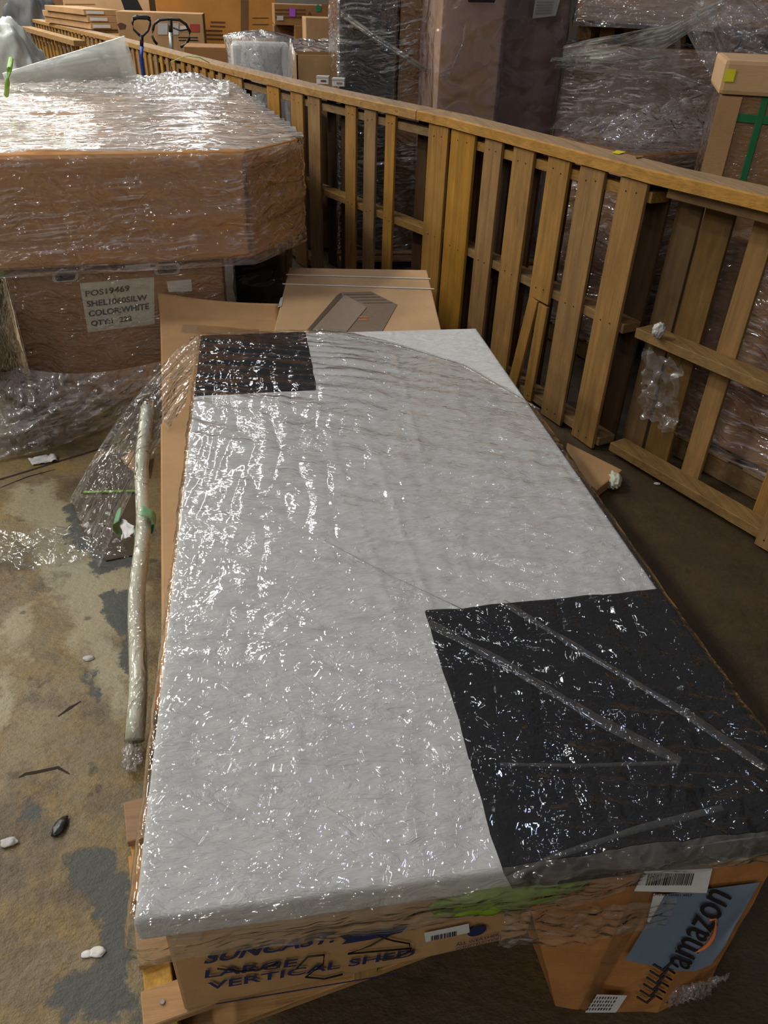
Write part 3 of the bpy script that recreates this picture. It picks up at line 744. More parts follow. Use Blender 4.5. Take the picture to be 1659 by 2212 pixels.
# blue-grey tape draped over the front, follows the crumple a little
def tq(C):
    def f(u, v):
        p = C[0].lerp(C[1], u).lerp(C[3].lerp(C[2], u), v); return p + n1 * (.004 * noise.noise(Vector((u * 3, v * 3, 4))))
    return f
def tpf(u, v):
    p = tq([fa(1436, 1932), fa(1642, 1906), fa(1588, 2085), fa(1350, 2074)])(u, v)
    lo = [(1350, 2074), (1400, 2085), (1450, 2096), (1500, 2098), (1535, 2085), (1568, 2040), (1588, 2000)]
    t_ = u * 6; k = min(5, int(t_)); a_ = Vector(lo[k]).lerp(Vector(lo[k + 1]), t_ - k); tp = Vector((1436, 1932)).lerp(Vector((1642, 1906)), u)
    q_ = tp.lerp(a_, v); return fa(q_.x, q_.y, .006 + .004 * noise.noise(Vector((u * 3, v * 3, 4))) + .003 * math.sin(u * 9 - v * 5) * v)
lab = grid('blue_grey_tape', tpf, 30, 30, 'bluegrey', az)
bar_ = sheet('barcode_label', [fa(1392, 1882, .010), fa(1538, 1876, .010), fa(1526, 1928, .010), fa(1370, 1924, .010)], 'paper', az, .001)
random.seed(5); bm = bmesh.new(); x = 1402.0
while x < 1500:
    w = random.choice((1.5, 2.2, 3.2)); sl = -.3
    def bc(xx, yy): return fa(xx + (1885 - yy) * .28 + 0, yy, .013)
    bm.faces.new([bm.verts.new(p) for p in (bc(x, 1887), bc(x + w, 1887), bc(x + w, 1913), bc(x, 1913))]); x += w + random.choice((1.6, 2.4))
bm_to('barcode_bars', bm, 'ink', bar_)
def plane_text(s, pa, pb, pc, mat, parent, bold, nm, nrm, off):
    """pa->pb baseline, pa->pc height"""
    o = text(nm, s, (0, 0, 0), (1, 0, 0), (0, 0, 1), 1, mat, None, bold)
    xs = [v.co.x for v in o.data.vertices]; zs = [v.co.z for v in o.data.vertices]
    w = max(xs) - min(xs); h_ = max(zs) - min(zs); x0, z0 = min(xs), min(zs)
    ex = (pb - pa) / w; ez = (pc - pa) / h_; L = root_loc(parent)
    for v in o.data.vertices:
        x_, z_ = v.co.x - x0, v.co.z - z0; v.co = pa + ex * x_ + ez * z_ + nrm * (off - v.co.y * .3) - L
    o.parent = parent; return o
plane_text('LPN RR HA001 4957', fa(1402, 1919, .0), fa(1486, 1921, .0), fa(1403, 1914, .0), 'ink', bar_, .01, 'label_number', n1, .013)
plane_text('amazon', fa(1480, 2082, 0), fa(1574, 1925, 0), fa(1437, 2064, 0), 'ink', lab, .004, 'tape_print', n1, .012)
def smile(ts):
    P_ = []
    for t in ts:
        a = Vector((1500, 2058)); b = Vector((1535, 2010)); c2 = Vector((1548, 1990))
        p = a * (1 - t) ** 2 + Vector((1550, 2040)) * 2 * t * (1 - t) + Vector((1546, 1986)) * t * t
        P_.append(fa(p.x, p.y, .012))
    return P_
ts = [i / 12 for i in range(13)]
tube('tape_print_smile', smile(ts), .003, 'orangeprint', lab, 8, rad=[.0008 + .003 * math.sin(min(1, t * 1.1) * 3.0) for t in ts])
tube('tape_print_smile_tip', [fa(1532, 1988, .012), fa(1546, 1984, .012), fa(1549, 1998, .012)], .0018, 'orangeprint', lab, 8)
sheet('paper_slip', [fa(1412, 1930, .008), fa(1436, 1932, .008), fa(1402, 1992, .008), fa(1398, 1990, .008)], 'paper', az, .0006)
sheet('paper_label', [fa(1290, 2148, .009), fa(1354, 2150, .009), fa(1330, 2186, .009), fa(1264, 2186, .009)], 'paper', az, .001)
bm = bmesh.new(); random.seed(9)
for k in range(9):
    for j in range(4):
        x = 1284 + k * 6 - j * 5; y = 2154 + j * 8
        bm.faces.new([bm.verts.new(fa(a_, b_, .0115)) for a_, b_ in ((x, y), (x + random.uniform(1.5, 4), y), (x + 2 - 3, y + 5), (x - 3, y + 5))])
bm_to('paper_label_print', bm, 'ink', az)
for i in range(6):
    x = 1395 + i * 7; y = 2160 - i * 14
    tube('handwritten_mark', [fa(x - 18, y - 6, .008), fa(x + 2, y + 6, .008), fa(x + 20, y - 10, .008), fa(x + 34, y - 2, .008)], .0022, 'ink', az, 6)
for pp in ([(1312, 1885), (1290, 1980), (1262, 2080), (1234, 2168)], ):
    pass
def tapeb(u, v):
    a = TM.lerp(BM, v); s_ = Vector((1, -.03, 0)) * (.012 + u * .045); return a + s_ * (1 - .5 * v) + n1 * .0075 + n1 * .002 * noise.noise(Vector((u * 4, v * 9, 2)))
grid('parcel_tape', tapeb, 6, 30, film('tape_amber_gloss', [(Z3, (1, 1, 1), 20, .4)], .30, 2, .03, .15, hazecol=(.42, .26, .12)), az)
def skirt(u, v):
    p = Vector((.32 + .62 * u, .584 - .02 * math.sin(u * 3), .425 - .10 * v * (1.2 - abs(u - .12)) ))
    return p + Vector((0, -.004 * abs(noise.noise(Vector((u * 18, v * 5, 0)))) * 3, .012 * noise.noise(Vector((u * 6, v, 0))) * v))
grid('wrap_hem', lambda u, v: skirt(u * .45, v), 60, 20, 'film_loose', panel)
def crump(u, v):
    p = Vector((.70 + .10 * u - .04 * v, .575 + .0 * v, .075 - .085 * v + .02 * u)); p.z = max(.004, p.z)
    return p + Vector((.01 * noise.noise(Vector((u * 9, v * 9, 0))), -.02 * abs(noise.noise(Vector((u * 12, v * 12, 5)))), 0))
grid('crumpled_wrap', crump, 40, 30, 'film_crumple', az)

# ---------------------------------------------------------------- foam tube
ft = thing('foam_tube', 'long thin white foam-wrapped tube leaning along the left side of the cartons', 'tube', (-.38, 1.3, 0))
pa_, pb_ = at(290, 1600, .045), at(322, 872, .43)
pb_.x -= .012
pts = [pa_.lerp(pb_, i / 20) + Vector((.006 * math.sin(i * .7), 0, .004 * math.sin(i))) for i in range(21)]
tube('foam_sleeve', pts, .02, 'foam', ft, 20, rad=[.0235 - .0035 * i / 20 + .0012 * noise.noise(Vector((i * .9, 0, 0))) for i in range(21)])
tube('film_cover', pts[:21], .023, film('tube_film', [((0, 0, 0), (1, .4, 1), 60, .8)], .12, 2, .02, .1, hazecol=(.8, .8, .66)), ft, 20, rad=[.0255 - .0035 * i / 20 + .002 * noise.noise(Vector((i * 1.7, 3, 0))) for i in range(21)])
blob('torn_end', pa_ + Vector((-.004, -.035, -.018)), .022, .04, .022, 'film_crumple', parent=ft, amp=.5, fr=2.5)

# green tape with paper stuck on the tube
gt = thing('green_tape_scrap', 'torn strip of pale green tape with white paper stuck to the foam tube', 'tape', at(300, 1130, .3))
pt = pa_.lerp(pb_, .52)
def arc(c, r, a0, a1, w, seed):
    def f(u, v):
        t = a0 + (a1 - a0) * u
        return (c[0] + r * math.cos(t), c[1] + (v - .5) * w + .01 * u, c[2] + r * math.sin(t) + .006 * noise.noise(Vector((u * 5, v * 4, seed))))
    return f
ring_c = at(308, 1130, .27)
o = grid('tape_loop', arc(ring_c, .036, -2.4, 1.6, .05, 1), 24, 6, 'greentape', gt); o.modifiers.new('s', 'SOLIDIFY').thickness = .001
cc = at(258, 1130, .18)
o = grid('tape_curl', arc(cc + Vector((.02, 0, 0)), .035, 1.9, 4.6, .075, 4), 24, 6, 'greentape', gt); o.modifiers.new('s', 'SOLIDIFY').thickness = .001
def pap(u, v):
    a = at(262, 1120, .2); b = at(296, 1140, .22); c2 = at(262, 1168, .19); d = at(284, 1160, .2)
    p = a.lerp(b, u).lerp(c2.lerp(d, u), v); return p + noise.noise_vector(Vector((u * 3, v * 3, 1))) * .012
o = grid('paper_scrap', pap, 12, 12, 'paper', gt); o.modifiers.new('s', 'SOLIDIFY').thickness = .001

# dark card lying on the floor left of the cartons, lime edged
dc = thing('dark_card_sheet', 'dark brown card sheet with lime green edge on the floor beside the foam tube', 'card', at(220, 1120, 0))
MT['card_dark'] = cardboard('card_dark_grey', (78, 66, 50), .15)
sheet('lower_card', [at(150, 1078, .003), at(312, 1070, .003), at(312, 1195, .003), at(228, 1212, .003), at(186, 1165, .003)], 'card_dark', dc, .002)
sheet('card', [at(175, 1066, .008), at(300, 1060, .004), at(310, 985, .02), at(230, 980, .02), at(190, 1010, .012)], 'card_dark', dc, .003)
bar('lime_edge', at(180, 1063, .012), at(292, 1060, .012), .012, .005, 'lime', dc)
tag(sheet('cardboard_scrap', [at(262, 990, .03), at(312, 965, .05), at(312, 1020, .03), at(290, 1022, .02)], 'carton', None, .004), 'small tan cardboard scrap on the dark card beside the foam tube', 'cardboard')
def scrapf(u, v):
    a = at(60, 992, .01); b = at(120, 982, .01); c2 = at(70, 1005, .005); d = at(125, 996, .005)
    p = a.lerp(b, u).lerp(c2.lerp(d, u), v); return p + Vector((0, 0, .02 * abs(noise.noise(Vector((u * 4, v * 3, 2))))))
o = grid('plastic_scrap', scrapf, 12, 10, 'papergrey'); o.modifiers.new('s', 'SOLIDIFY').thickness = .001
tag(o, 'crumpled pale plastic scrap on the floor by the crack at left', 'scrap')

# ---------------------------------------------------------------- left stack
lp = thing('wooden_pallet', 'dark wooden pallet under the wrapped carton with the COLOR:WHITE label', 'pallet', (-.6, 3.6, 0))
for i in range(6): bar('deck_board', (-1.05, 3.36 + i * .15, .027), (-.17, 3.42 + i * .15, .027), .1, .014, 'wood_x', lp)
for x in (-1.0, -.6, -.2): bar('runner', (x, 3.33, .0095), (x, 4.2, .0095), .08, .018, 'wood_dk', lp)
pc = thing('labelled_carton', 'brown wrapped carton with COLOR:WHITE paper label, under the big wrapped load at left', 'carton', (-.56, 3.6, .11))
pf = sc5([(-.975, 3.15), (-.148, 3.25), (-.20, 4.05), (-1.03, 3.95)])
prism('carton_body', pf, .036, .613, 'carton_brown', pc, bevel=.006)
shell('stretch_wrap', pf, .02, .613, 'film_label', pc, gap=.008, amp=.006, nper=200, nz=50, seed=3, cap=False)
nP = Vector((pf[1][1] - pf[0][1], -(pf[1][0] - pf[0][0]), 0)).normalized()
def fp(px, py, off=.002): return onpl(px, py, Vector((pf[0][0], pf[0][1], 0)) + nP * off, nP)
lb = sheet('paper_label', [fp(172, 612), fp(333, 598), fp(334, 700), fp(190, 718)], 'cream', pc, .001)
for s, a, b, c2 in (('POS19469', (185, 641), (280, 628), (184, 628)), ('SHEL1060SILW', (188, 663), (318, 648), (187, 650)), ('COLOR:WHITE', (192, 684), (322, 667), (191, 671)), ('QTY:1  222', (197, 706), (285, 694), (196, 693))):
    plane_text(s, fp(*a), fp(*b), fp(*c2), 'ink', lb, .022, 'label_text', nP, .003)
for c_ in ((141, 599), (361, 583)):
    x, y = c_
    hh = sheet('hand_hole', [fp(x - 28, y - 6, .003), fp(x - 22, y - 12, .003), fp(x + 24, y - 15, .003), fp(x + 29, y - 8, .003), fp(x + 27, y + 5, .003), fp(x + 20, y + 9, .003), fp(x - 22, y + 11, .003), fp(x - 28, y + 6, .003)], 'papergrey', pc, .001)
    sheet('hand_hole_opening', [fp(x - 21, y - 3, .005), fp(x - 16, y - 8, .005), fp(x + 19, y - 10, .005), fp(x + 22, y - 5, .005), fp(x + 20, y + 3, .005), fp(x + 14, y + 6, .005), fp(x - 17, y + 8, .005), fp(x - 21, y + 4, .005)], 'ink', hh, .001)
sheet('small_label', [fp(270, 573), fp(325, 568), fp(325, 584), fp(274, 588)], 'papergrey', pc, .001)
sheet('white_sticker', [fp(360, 608), fp(413, 603), fp(415, 629), fp(364, 631)], 'paper', pc, .001)

big = thing('wrapped_load', 'very large stretch-wrapped brown carton at upper left, overhanging the labelled carton', 'load', (-.6, 4.4, .67))
bf = sc5([(-1.45, 3.05), (-.02, 3.25), (.215, 3.60), (-.10, 5.85), (-1.55, 5.70)])
def big_z(x, y): return 1.085
MT['carton_load'] = cardboard('cardboard_load', (200, 144, 84), .10)
prism('carton_body', bf, .63, 1.059, 'carton_load', big, bevel=.03, seg=3, sub=2, wob=.006)
sheet('side_tape', [Vector((-.037, 3.404, 1.03)), Vector((-.022, 3.406, 1.03)), Vector((-.022, 3.406, .66)), Vector((-.037, 3.404, .66))], 'carton_dark', big, .001)
shell('stretch_wrap', bf, .612, 1.059, 'film_box', big, gap=.012, amp=.016, nper=320, nz=50, seed=11, topmat='film_boxtop', flare=.012)
def ridge(u, v):
    x = -1.40 + 1.29 * u; y = 5.3 + .68 * v; e = math.sin(math.pi * v)
    return (x, y, 1.075 + .05 * e * (.6 + .8 * abs(noise.noise(Vector((x * 5, y * 7, 0))))) + .012 * noise.noise(Vector((x * 30, y * 30, 0))) + .05 * math.exp(-((x + .42) / .16) ** 2) * e)
grid('bunched_wrap', ridge, 110, 50, 'film_boxtop', big)
def under(u, v):
    p0 = Vector((-1.52, 3.2)).lerp(Vector((-.02, 3.40)), min(1, u * 1.25)) if u < .8 else Vector((-.02, 3.40)).lerp(Vector((.22, 3.77)), (u - .8) * 5)
    return (p0.x, p0.y + v * .25 + .01, .615 - .03 * math.sin(v * 3) + .01 * noise.noise(Vector((u * 12, v * 3, 0))))
grid('wrap_underside', under, 60, 10, 'film_mauve', big)

# crumpled film round the foot of the left stack
def heap(u, v):
    a = at(-30 + 390 * u, 775 + 30 * math.sin(u * 3), .28); b = at(-60 + 400 * u, 995 - 110 * u * u - 20 * u, .0)
    p = a.lerp(b, v); p.y += -.02 + .03 * u
    bul = math.sin(v * 3.14) * .05
    n_ = abs(noise.noise(Vector((u * 5 + v * 3, v * 2.5, 2)))) * .09 + abs(noise.noise(Vector((u * 14, v * 7, 6)))) * .03
    return (p.x, p.y - bul - n_, max(.004, p.z + n_ * .4))
hp = grid('film_heap', heap, 120, 80, film('stretch_wrap_heap', [((0, 0, R(20)), (.4, 1, 1), 24, 1.2), ((0, R(30), R(-40)), (1, .4, .6), 50, .4)], .20, 3.0, .01, .08, bstr=.8, hazecol=(.82, .76, .77), hazevar=.9, streak=((0, R(-10), R(-30)), (.1, .6, 1), 45, .54, .7))); tag(hp, 'crumpled clear film heaped round the foot of the labelled carton at left', 'film')

# pale wrapped pad at the far left
pd = thing('wrapped_pad', 'pale greenish plastic-wrapped pad standing at the left edge beside the labelled carton', 'pad', (-1.2, 3.2, 0))
q0 = at(-40, 960, 0.0); q1 = at(78, 975, 0)
MT['pad'] = plain('pale_pad', (226, 228, 196), .35, .5, .5, 30)
prism('pad_body', [(-1.36, 2.97), (-1.075, 3.03), (-1.10, 3.5), (-1.38, 3.45)], 0, .56, 'pad', pd, bevel=.03, seg=3)
shell('stretch_wrap', [(-1.36, 2.97), (-1.075, 3.03), (-1.10, 3.5), (-1.38, 3.45)], .0, .56, 'film_loose', pd, gap=.012, amp=.02, nper=120, nz=40, seed=20, kx=(3, 3, 6))
gb = tag(prism('green_crate', [(-1.40, 3.28), (-1.03, 3.32), (-1.05, 3.6), (-1.42, 3.6)], .585, .652, 'lime', None, bevel=.01), 'green slab lying on the pale wrapped pad at the left edge', 'crate')

# black wrapped tub between the stack and the fence
bt = thing('black_bundle', 'black plastic-wrapped bundle with pale flecks between the left stack and the pallet fence', 'bundle', (.1, 4.2, 0))
bpts = [(-.12, 3.95), (.14, 4.0), (.20, 4.6), (-.12, 4.6)]
prism('bundle_body', bpts, 0, .5, 'black', bt, bevel=.03, seg=3)
shell('stretch_wrap', bpts, .02, .5, film('wrap_on_black', [((0, R(20), 0), (.5, .5, 1), 18, 1.2)], .04, 1.8, 0, .1, bstr=1.2), bt, gap=.008, amp=.01, nper=100, nz=30, seed=31)

# ---------------------------------------------------------------- bag, cone, shovel, hoop
blob('plastic_bag_mound', (-1.78, 6.45, .62), .52, .45, .78, 'bag', 'mound of crumpled whitish plastic bags behind the big load at far left', 'bag', amp=.17, fr=3.0, seed=4, sub=6, zmin=0)
cn_ = thing('plastic_roll', 'translucent rolled plastic sheet tapering to the left, lying on top of the big wrapped load', 'plastic sheet', (-1.1, 5.5, 1.1))
pA, pB = Vector((-1.42, 5.45, 1.125)), Vector((-.70, 5.62, 1.235))
def cone(u, v):
    t = u * 2 * math.pi; p = pA.lerp(pB, v); r_ = .028 + .092 * v; d = (pB - pA).normalized(); s = d.cross(Vector((0, 0, 1))).normalized(); w_ = s.cross(d)
    r_ *= 1 + .06 * math.sin(t * 2 + v * 2) + .04 * math.sin(t * 5)
    return p + s * math.cos(t) * r_ * .8 + w_ * math.sin(t) * r_ 
o = grid('rolled_sheet', cone, 48, 30, 'film_milky', cn_)
o = grid('inner_turn', lambda u, v: pA.lerp(pB, .0) + (Vector(cone(u, v)) - pA) * .86 + Vector((.02, 0, .01)), 48, 20, 'film_milky', cn_)
sh = thing('shovel', 'shovel with black D-grip and blue shaft standing behind the big wrapped load', 'shovel', (-.75, 6.5, 0))
Y_ = 6.45
def sp(px, py, Y=Y_): return atY(px, py, Y)
tube('grip', [sp(288, 40), sp(296, 37), sp(318, 38), sp(324, 42)], .014, 'black', sh)
tube('grip_arm', [sp(288, 40), sp(286, 50), sp(289, 64), sp(298, 73), sp(306, 80)], .008, 'black', sh)
tube('grip_arm', [sp(324, 42), sp(324, 54), sp(320, 66), sp(312, 74), sp(306, 80)], .008, 'black', sh)
tube('socket', [sp(306, 76), sp(306, 102)], .013, 'black', sh)
a = sp(306, 100); tube('shaft', [a, sp(305, 128), Vector((a.x - .0, Y_, .35))], .0155, 'blue', sh)
hexa('blade', [(a.x - .11, Y_ - .01, .02), (a.x + .11, Y_ - .01, .02), (a.x + .11, Y_ + .01, .02), (a.x - .11, Y_ + .01, .02)], [(a.x - .12, Y_ - .01, .37), (a.x + .12, Y_ - .01, .37), (a.x + .12, Y_ + .01, .37), (a.x - .12, Y_ + .01, .37)], 'steel', sh, bevel=.004)
hj = thing('trolley_handle', 'black hoop handle on a grey column standing behind the fence rail', 'trolley', (-.65, 9.3, 0))
Y_ = 9.3
loop = [(330, 66), (333, 52), (345, 43), (365, 41), (388, 43), (402, 53), (410, 68), (409, 84), (401, 96), (390, 102)]
tube('hoop', [sp(x, y, Y_) for x, y in loop], .013, 'black', hj)
tube('hoop', [sp(330, 66, Y_), sp(329, 78, Y_), sp(333, 88, Y_), sp(340, 96, Y_)], .013, 'black', hj)
tube('yoke', [sp(368, 44, Y_), sp(369, 72, Y_)], .02, 'black', hj)
tube('column', [sp(369, 70, Y_), sp(370, 104, Y_), Vector((sp(370, 104, Y_).x, Y_, .15))], .022, 'steel', hj)
tube('release_lever', [sp(374, 60, Y_), sp(390, 66, Y_), sp(408, 64, Y_)], .008, 'black', hj)
c_ = sp(370, 104, Y_)
prism('trolley_base', foot(c_.x, Y_ + .1, .4, .5, 0), .03, .15, 'darkgrey', hj, bevel=.01)

# ---------------------------------------------------------------- pallet fence
def F3(px, py, z=1.085): p = at(px, py, z); return Vector((p.x * .978, p.y * .978, 0))
def on_line(px, P, Q, z):
    lo, hi = -.6, 1.6
    d = Q - P
    def xs(t):
        w = Vector((P.x + d.x * t, P.y + d.y * t, z)) - O
        c = (w.dot(cr), w.dot(cd), w.dot(cf)); return 829.5 + FPX * c[0] / c[2]
    for _ in range(40):
        m_ = (lo + hi) / 2
        if xs(m_) < px: lo = m_
        else: hi = m_
    return P + d * ((lo + hi) / 2)
FP = [Vector((-4.30, 17.6, 0)), Vector((-1.43, 10.2, 0)), Vector((-.12, 6.55, 0)), Vector((.375, 5.26, 0)), Vector((.955, 3.99, 0)), Vector((1.385, 2.66, 0)), Vector((2.0, 1.25, 0))]
HT = 1.085
def stand_pallet(P, Q, slats, backs, label, name='wooden_pallet', flip=False, mid=True, broken=None, strz=(.045, .55, 1.035), midlabel=None):
    d = (Q - P).normalized(); L = (Q - P).length; n_ = Vector((-d.y, d.x, 0))      # n_ points away from the open side?
    if n_.x < 0: n_ = -n_                                                          # towards +X = behind
    t = thing(name, label, 'pallet', (P + Q) / 2, 'pallets standing on edge as a fence')
    for z in strz:
        a = P + n_ * .060 + Vector((0, 0, z)); b = Q + n_ * .060 + Vector((0, 0, z))
        bar('stringer', a + d * .005, b - d * .005, .088, .038, 'wood_y', t)
    rnd = random.Random(int(P.y * 1000))
    def slat(s0, s1, off, z0=.004, z1=HT - .004, mat='wood_v', lean=0, nm='slat'):
        c = P + d * ((s0 + s1) / 2) + n_ * off; w = (s1 - s0)
        jl = rnd.uniform(-.003, .003)
        return bar(nm, c + Vector((0, 0, z0 + rnd.uniform(0, .008))) + d * lean, c + Vector((0, 0, z1)) + d * jl, w, .015, mat, t, up=n_, bevel=.0015)
    for i, (a, b) in enumerate(slats):
        if broken == i:
            slat(a, b, .0075, .50, HT - .004)
            slat(a, (a + b) / 2 - .004, .0075, .03, .50, lean=-.07, nm='split_slat')
            slat((a + b) / 2 + .006, b, .010, .02, .49, lean=-.02, nm='split_slat')
        else: slat(a, b, .0075)
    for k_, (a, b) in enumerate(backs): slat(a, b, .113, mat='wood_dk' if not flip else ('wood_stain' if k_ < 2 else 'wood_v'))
    # nails on the front slats
    bm = bmesh.new(); q_ = (-n_).to_track_quat('Z', 'Y').to_matrix().to_4x4()
    for (a, b) in slats:
        for z in strz:
            for s_ in (a + (b - a) * .3, a + (b - a) * .68):
                c = P + d * s_ + Vector((0, 0, z + rnd.uniform(-.008, .008))) - n_ * .0005
                bmesh.ops.create_cone(bm, cap_ends=True, segments=8, radius1=.0035, radius2=.003, depth=.002, matrix=Matrix.Translation(c) @ q_)
    if slats: bm_to('nail_heads', bm, 'ink', t)
    else: bm.free()
    return t
def spans(P, Q, pxs, z=1.06):
    out = []; d = (Q - P).normalized()
    for a, b in pxs:
        out.append(((on_line(a, P, Q, z) - P).dot(d), (on_line(b, P, Q, z) - P).dot(d)))
    return out
# pallet nearest the middle
P, Q = FP[4] + Vector((.008, -.02, 0)), FP[5]
s1 = spans(P, Q, [(975, 1026), (1047, 1084), (1108, 1152), (1183, 1229), (1253, 1306), (1338, 1396)])
L1 = (Q - P).length
stand_pallet(P, Q, s1, [(.02, .13), (.28, .37), (.50, .59), (.72, .81), (.93, 1.02), (1.17, L1 - .01)], 'upright wooden pallet in the fence with a split slat, right behind the white panel', broken=3)
P, Q = FP[3], FP[4]
s1 = spans(P, Q, [(664, 690), (746, 769), (787, 812), (833, 854), (926, 968)])
stand_pallet(P, Q, s1, [(.03, .12), (.20, .32), (.50, .57), (1.0, 1.09), (1.26, 1.35)], 'upright wooden pallet in the fence with the two tiny white boxes above it')
P, Q = FP[2], FP[3]
s1 = spans(P, Q, [(487, 514), (576, 602), (627, 653)])
stand_pallet(P, Q, s1 + [(.14, .24)], [(.02, .12), (.45, .55), (.86, .95), (1.2, 1.3)], 'upright wooden pallet in the fence beside the right corner of the big load')
P, Q = FP[5] + Vector((.03, -.03, 0)), FP[6]
Lr = (Q - P).length
ob = spans(P, Q, [(1418, 1470), (1478, 1540), (1580, 1628)], 1.0)
stand_pallet(P, Q, [(.74, .84), (1.02, 1.12)], [(x - .0, y - .0) for x, y in ob] + [(.64, .73), (.86, .95), (1.2, 1.3)], 'upright wooden pallet in the fence at the right edge with open front and dark slats', flip=True, strz=(.045, .55, 1.064))
# far run of the fence
for k, (P, Q) in enumerate(((FP[1], FP[1].lerp(FP[2], .333)), (FP[1].lerp(FP[2], .333), FP[1].lerp(FP[2], .666)), (FP[1].lerp(FP[2], .666), FP[2]))):
    L = (Q - P).length
    stand_pallet(P, Q, [(.02 + i * .2, .11 + i * .2) for i in range(int(L / .2))], [(.1 + i * .25, .19 + i * .25) for i in range(int(L / .25))],
        ['farthest upright wooden pallet in the fence beyond the white plastic bags', 'upright wooden pallet in the fence behind the translucent plastic roll', 'upright wooden pallet in the fence behind the shovel and big load'][k])
for k in range(5):
    P, Q = FP[0].lerp(FP[1], k / 5), FP[0].lerp(FP[1], (k + 1) / 5); L = (Q - P).length
    stand_pallet(P, Q, [(.02 + i * .22, .12 + i * .22) for i in range(int(L / .22))], [], 'distant upright wooden pallet of the fence toward the top left corner', strz=(.05, 1.03))
# nearer short fence at far left, in front of the far run
P, Q = Vector((-2.75, 12.2, 0)), Vector((-1.62, 9.35, 0))
t = stand_pallet(P, Q, [(.1 + i * .22, .2 + i * .22) for i in range(13)], [], 'low slatted pallet with bright top board, left of the fence behind the plastic bags', strz=(.05, .5, .98))
bar('top_board', P + Vector((-.02, 0, 1.11)), Q + Vector((-.02, 0, 1.11)), .12, .05, 'rail', t)
# rail laid on top
def rail(name, pts, label):
    t = thing(name, label, 'board', pts[0] + Vector((0, 0, HT)))
    nP_ = []
    for i, p in enumerate(pts):
        d = (pts[min(i + 1, len(pts) - 1)] - pts[max(i - 1, 0)]).normalized(); n_ = Vector((-d.y, d.x, 0)); n_ = -n_ if n_.x < 0 else n_
        nP_.append((p - n_ * .012, p + n_ * .135))
    bm = bmesh.new(); R_ = []
    N = 10
    for i in range(len(pts) - 1):
        for k in range(N + (1 if i == len(pts) - 2 else 0)):
            f0 = nP_[i][0].lerp(nP_[i + 1][0], k / N); b0 = nP_[i][1].lerp(nP_[i + 1][1], k / N)
            w = Vector((.003 * noise.noise(Vector((f0.y * 6, 0, 0))), 0, .002 * noise.noise(Vector((f0.y * 9, 4, 0)))))
            R_.append([bm.verts.new(v) for v in (f0 + w + Vector((0, 0, HT + .001)), f0 + w + Vector((0, 0, HT + .039)), f0 + Vector((.005, 0, HT + .045)), b0 + Vector((-.004, 0, HT + .045)), b0 + Vector((0, 0, HT + .038)), b0 + Vector((0, 0, HT + .001)))])
    for a, b in zip(R_, R_[1:]):
        for k in range(6): bm.faces.new((a[k], a[(k + 1) % 6], b[(k + 1) % 6], b[k]))
    bm.faces.new(R_[0]); bm.faces.new(R_[-1][::-1])
    bmesh.ops.recalc_face_normals(bm, faces=bm.faces)
    ob_ = bm_to('board', bm, 'rail', t); ob_.data.materials.append(MT['rail_top'])
    for p_ in ob_.data.polygons:
        if p_.normal.z > .8: p_.material_index = 1
    return t
rail('rail_board', [FP[4].lerp(FP[3], .18), FP[4], FP[5], FP[6]], 'near length of the long yellow timber rail capping the pallet fence, toward the right edge')
rail('rail_board', [FP[0], FP[1], FP[2], FP[3], FP[4].lerp(FP[3], .185)], 'far length of the timber rail capping the fence, from the tiny boxes to top left')
# small white boxes on the rail
for (px, py, lab_) in ((699, 182, 'left of two tiny white boxes on the fence rail, nearer the left'), (733, 187, 'right of two tiny white boxes on the fence rail, beside the dark wrapped stack')):
    c = at(px, py, HT + .047)
    t = thing('small_box', lab_, 'box', c, 'tiny white boxes on the rail')
    p = foot(c.x, c.y + .03, .075, .06, R(-12)); prism('box_body', p, HT + .047, HT + .087, 'whitebox', t, bevel=.002)
    prism('lid', foot(c.x, c.y + .03, .079, .064, R(-12)), HT + .078, HT + .091, 'papergrey', t, bevel=.002)
    e = Vector((p[0][0], p[0][1], 0)).lerp(Vector((p[1][0], p[1][1], 0)), .35); f_ = Vector((p[0][0], p[0][1], 0)).lerp(Vector((p[1][0], p[1][1], 0)), .8)
    k_ = Vector((0, -.0015, 0))
    sheet('print', [e + k_ + Vector((0, 0, HT + .06)), f_ + k_ + Vector((0, 0, HT + .06)), f_ + k_ + Vector((0, 0, HT + .07)), e + k_ + Vector((0, 0, HT + .07))], 'inkbrown' if px < 710 else 'shedlight', t, .0006)
def leaf(name, pxs, z, mat, label, cat='scrap'):
    return tag(sheet(name, [at(x, y, z) for x, y in pxs], mat, None, .0015), label, cat)
leaf('yellow_scrap', [(1322, 331), (1332, 325), (1352, 329), (1338, 333)], HT + .047, 'yellow', 'small yellow paper scrap on the fence rail', 'scrap')
leaf('wood_splinter', [(1372, 338), (1388, 336), (1388, 340), (1374, 342)], HT + .047, 'wood_y', 'pale splinter on the fence rail beside the yellow scrap', 'splinter')
def strapc(u, v):
    P_ = [at(368, 134, 1.19), at(400, 121, 1.22), at(430, 124, 1.2), at(452, 136, 1.15)]
    t = u * 3; k_ = min(2, int(t)); p = P_[k_].lerp(P_[k_ + 1], t - k_); return p + Vector((0, v * .06, 0))
o = grid('green_strap', strapc, 18, 2, 'lime'); o.modifiers.new('s', 'SOLIDIFY').thickness = .002; tag(o, 'lime green strap end curling over the far edge of the big load', 'strap')
o = tag(tube('green_strap', [at(14, 205, 1.14), at(16, 180, 1.2), at(20, 150, 1.26), at(24, 128, 1.28)], .012, 'lime', None, 8), 'lime green strap on the white plastic bags at the left edge', 'strap')

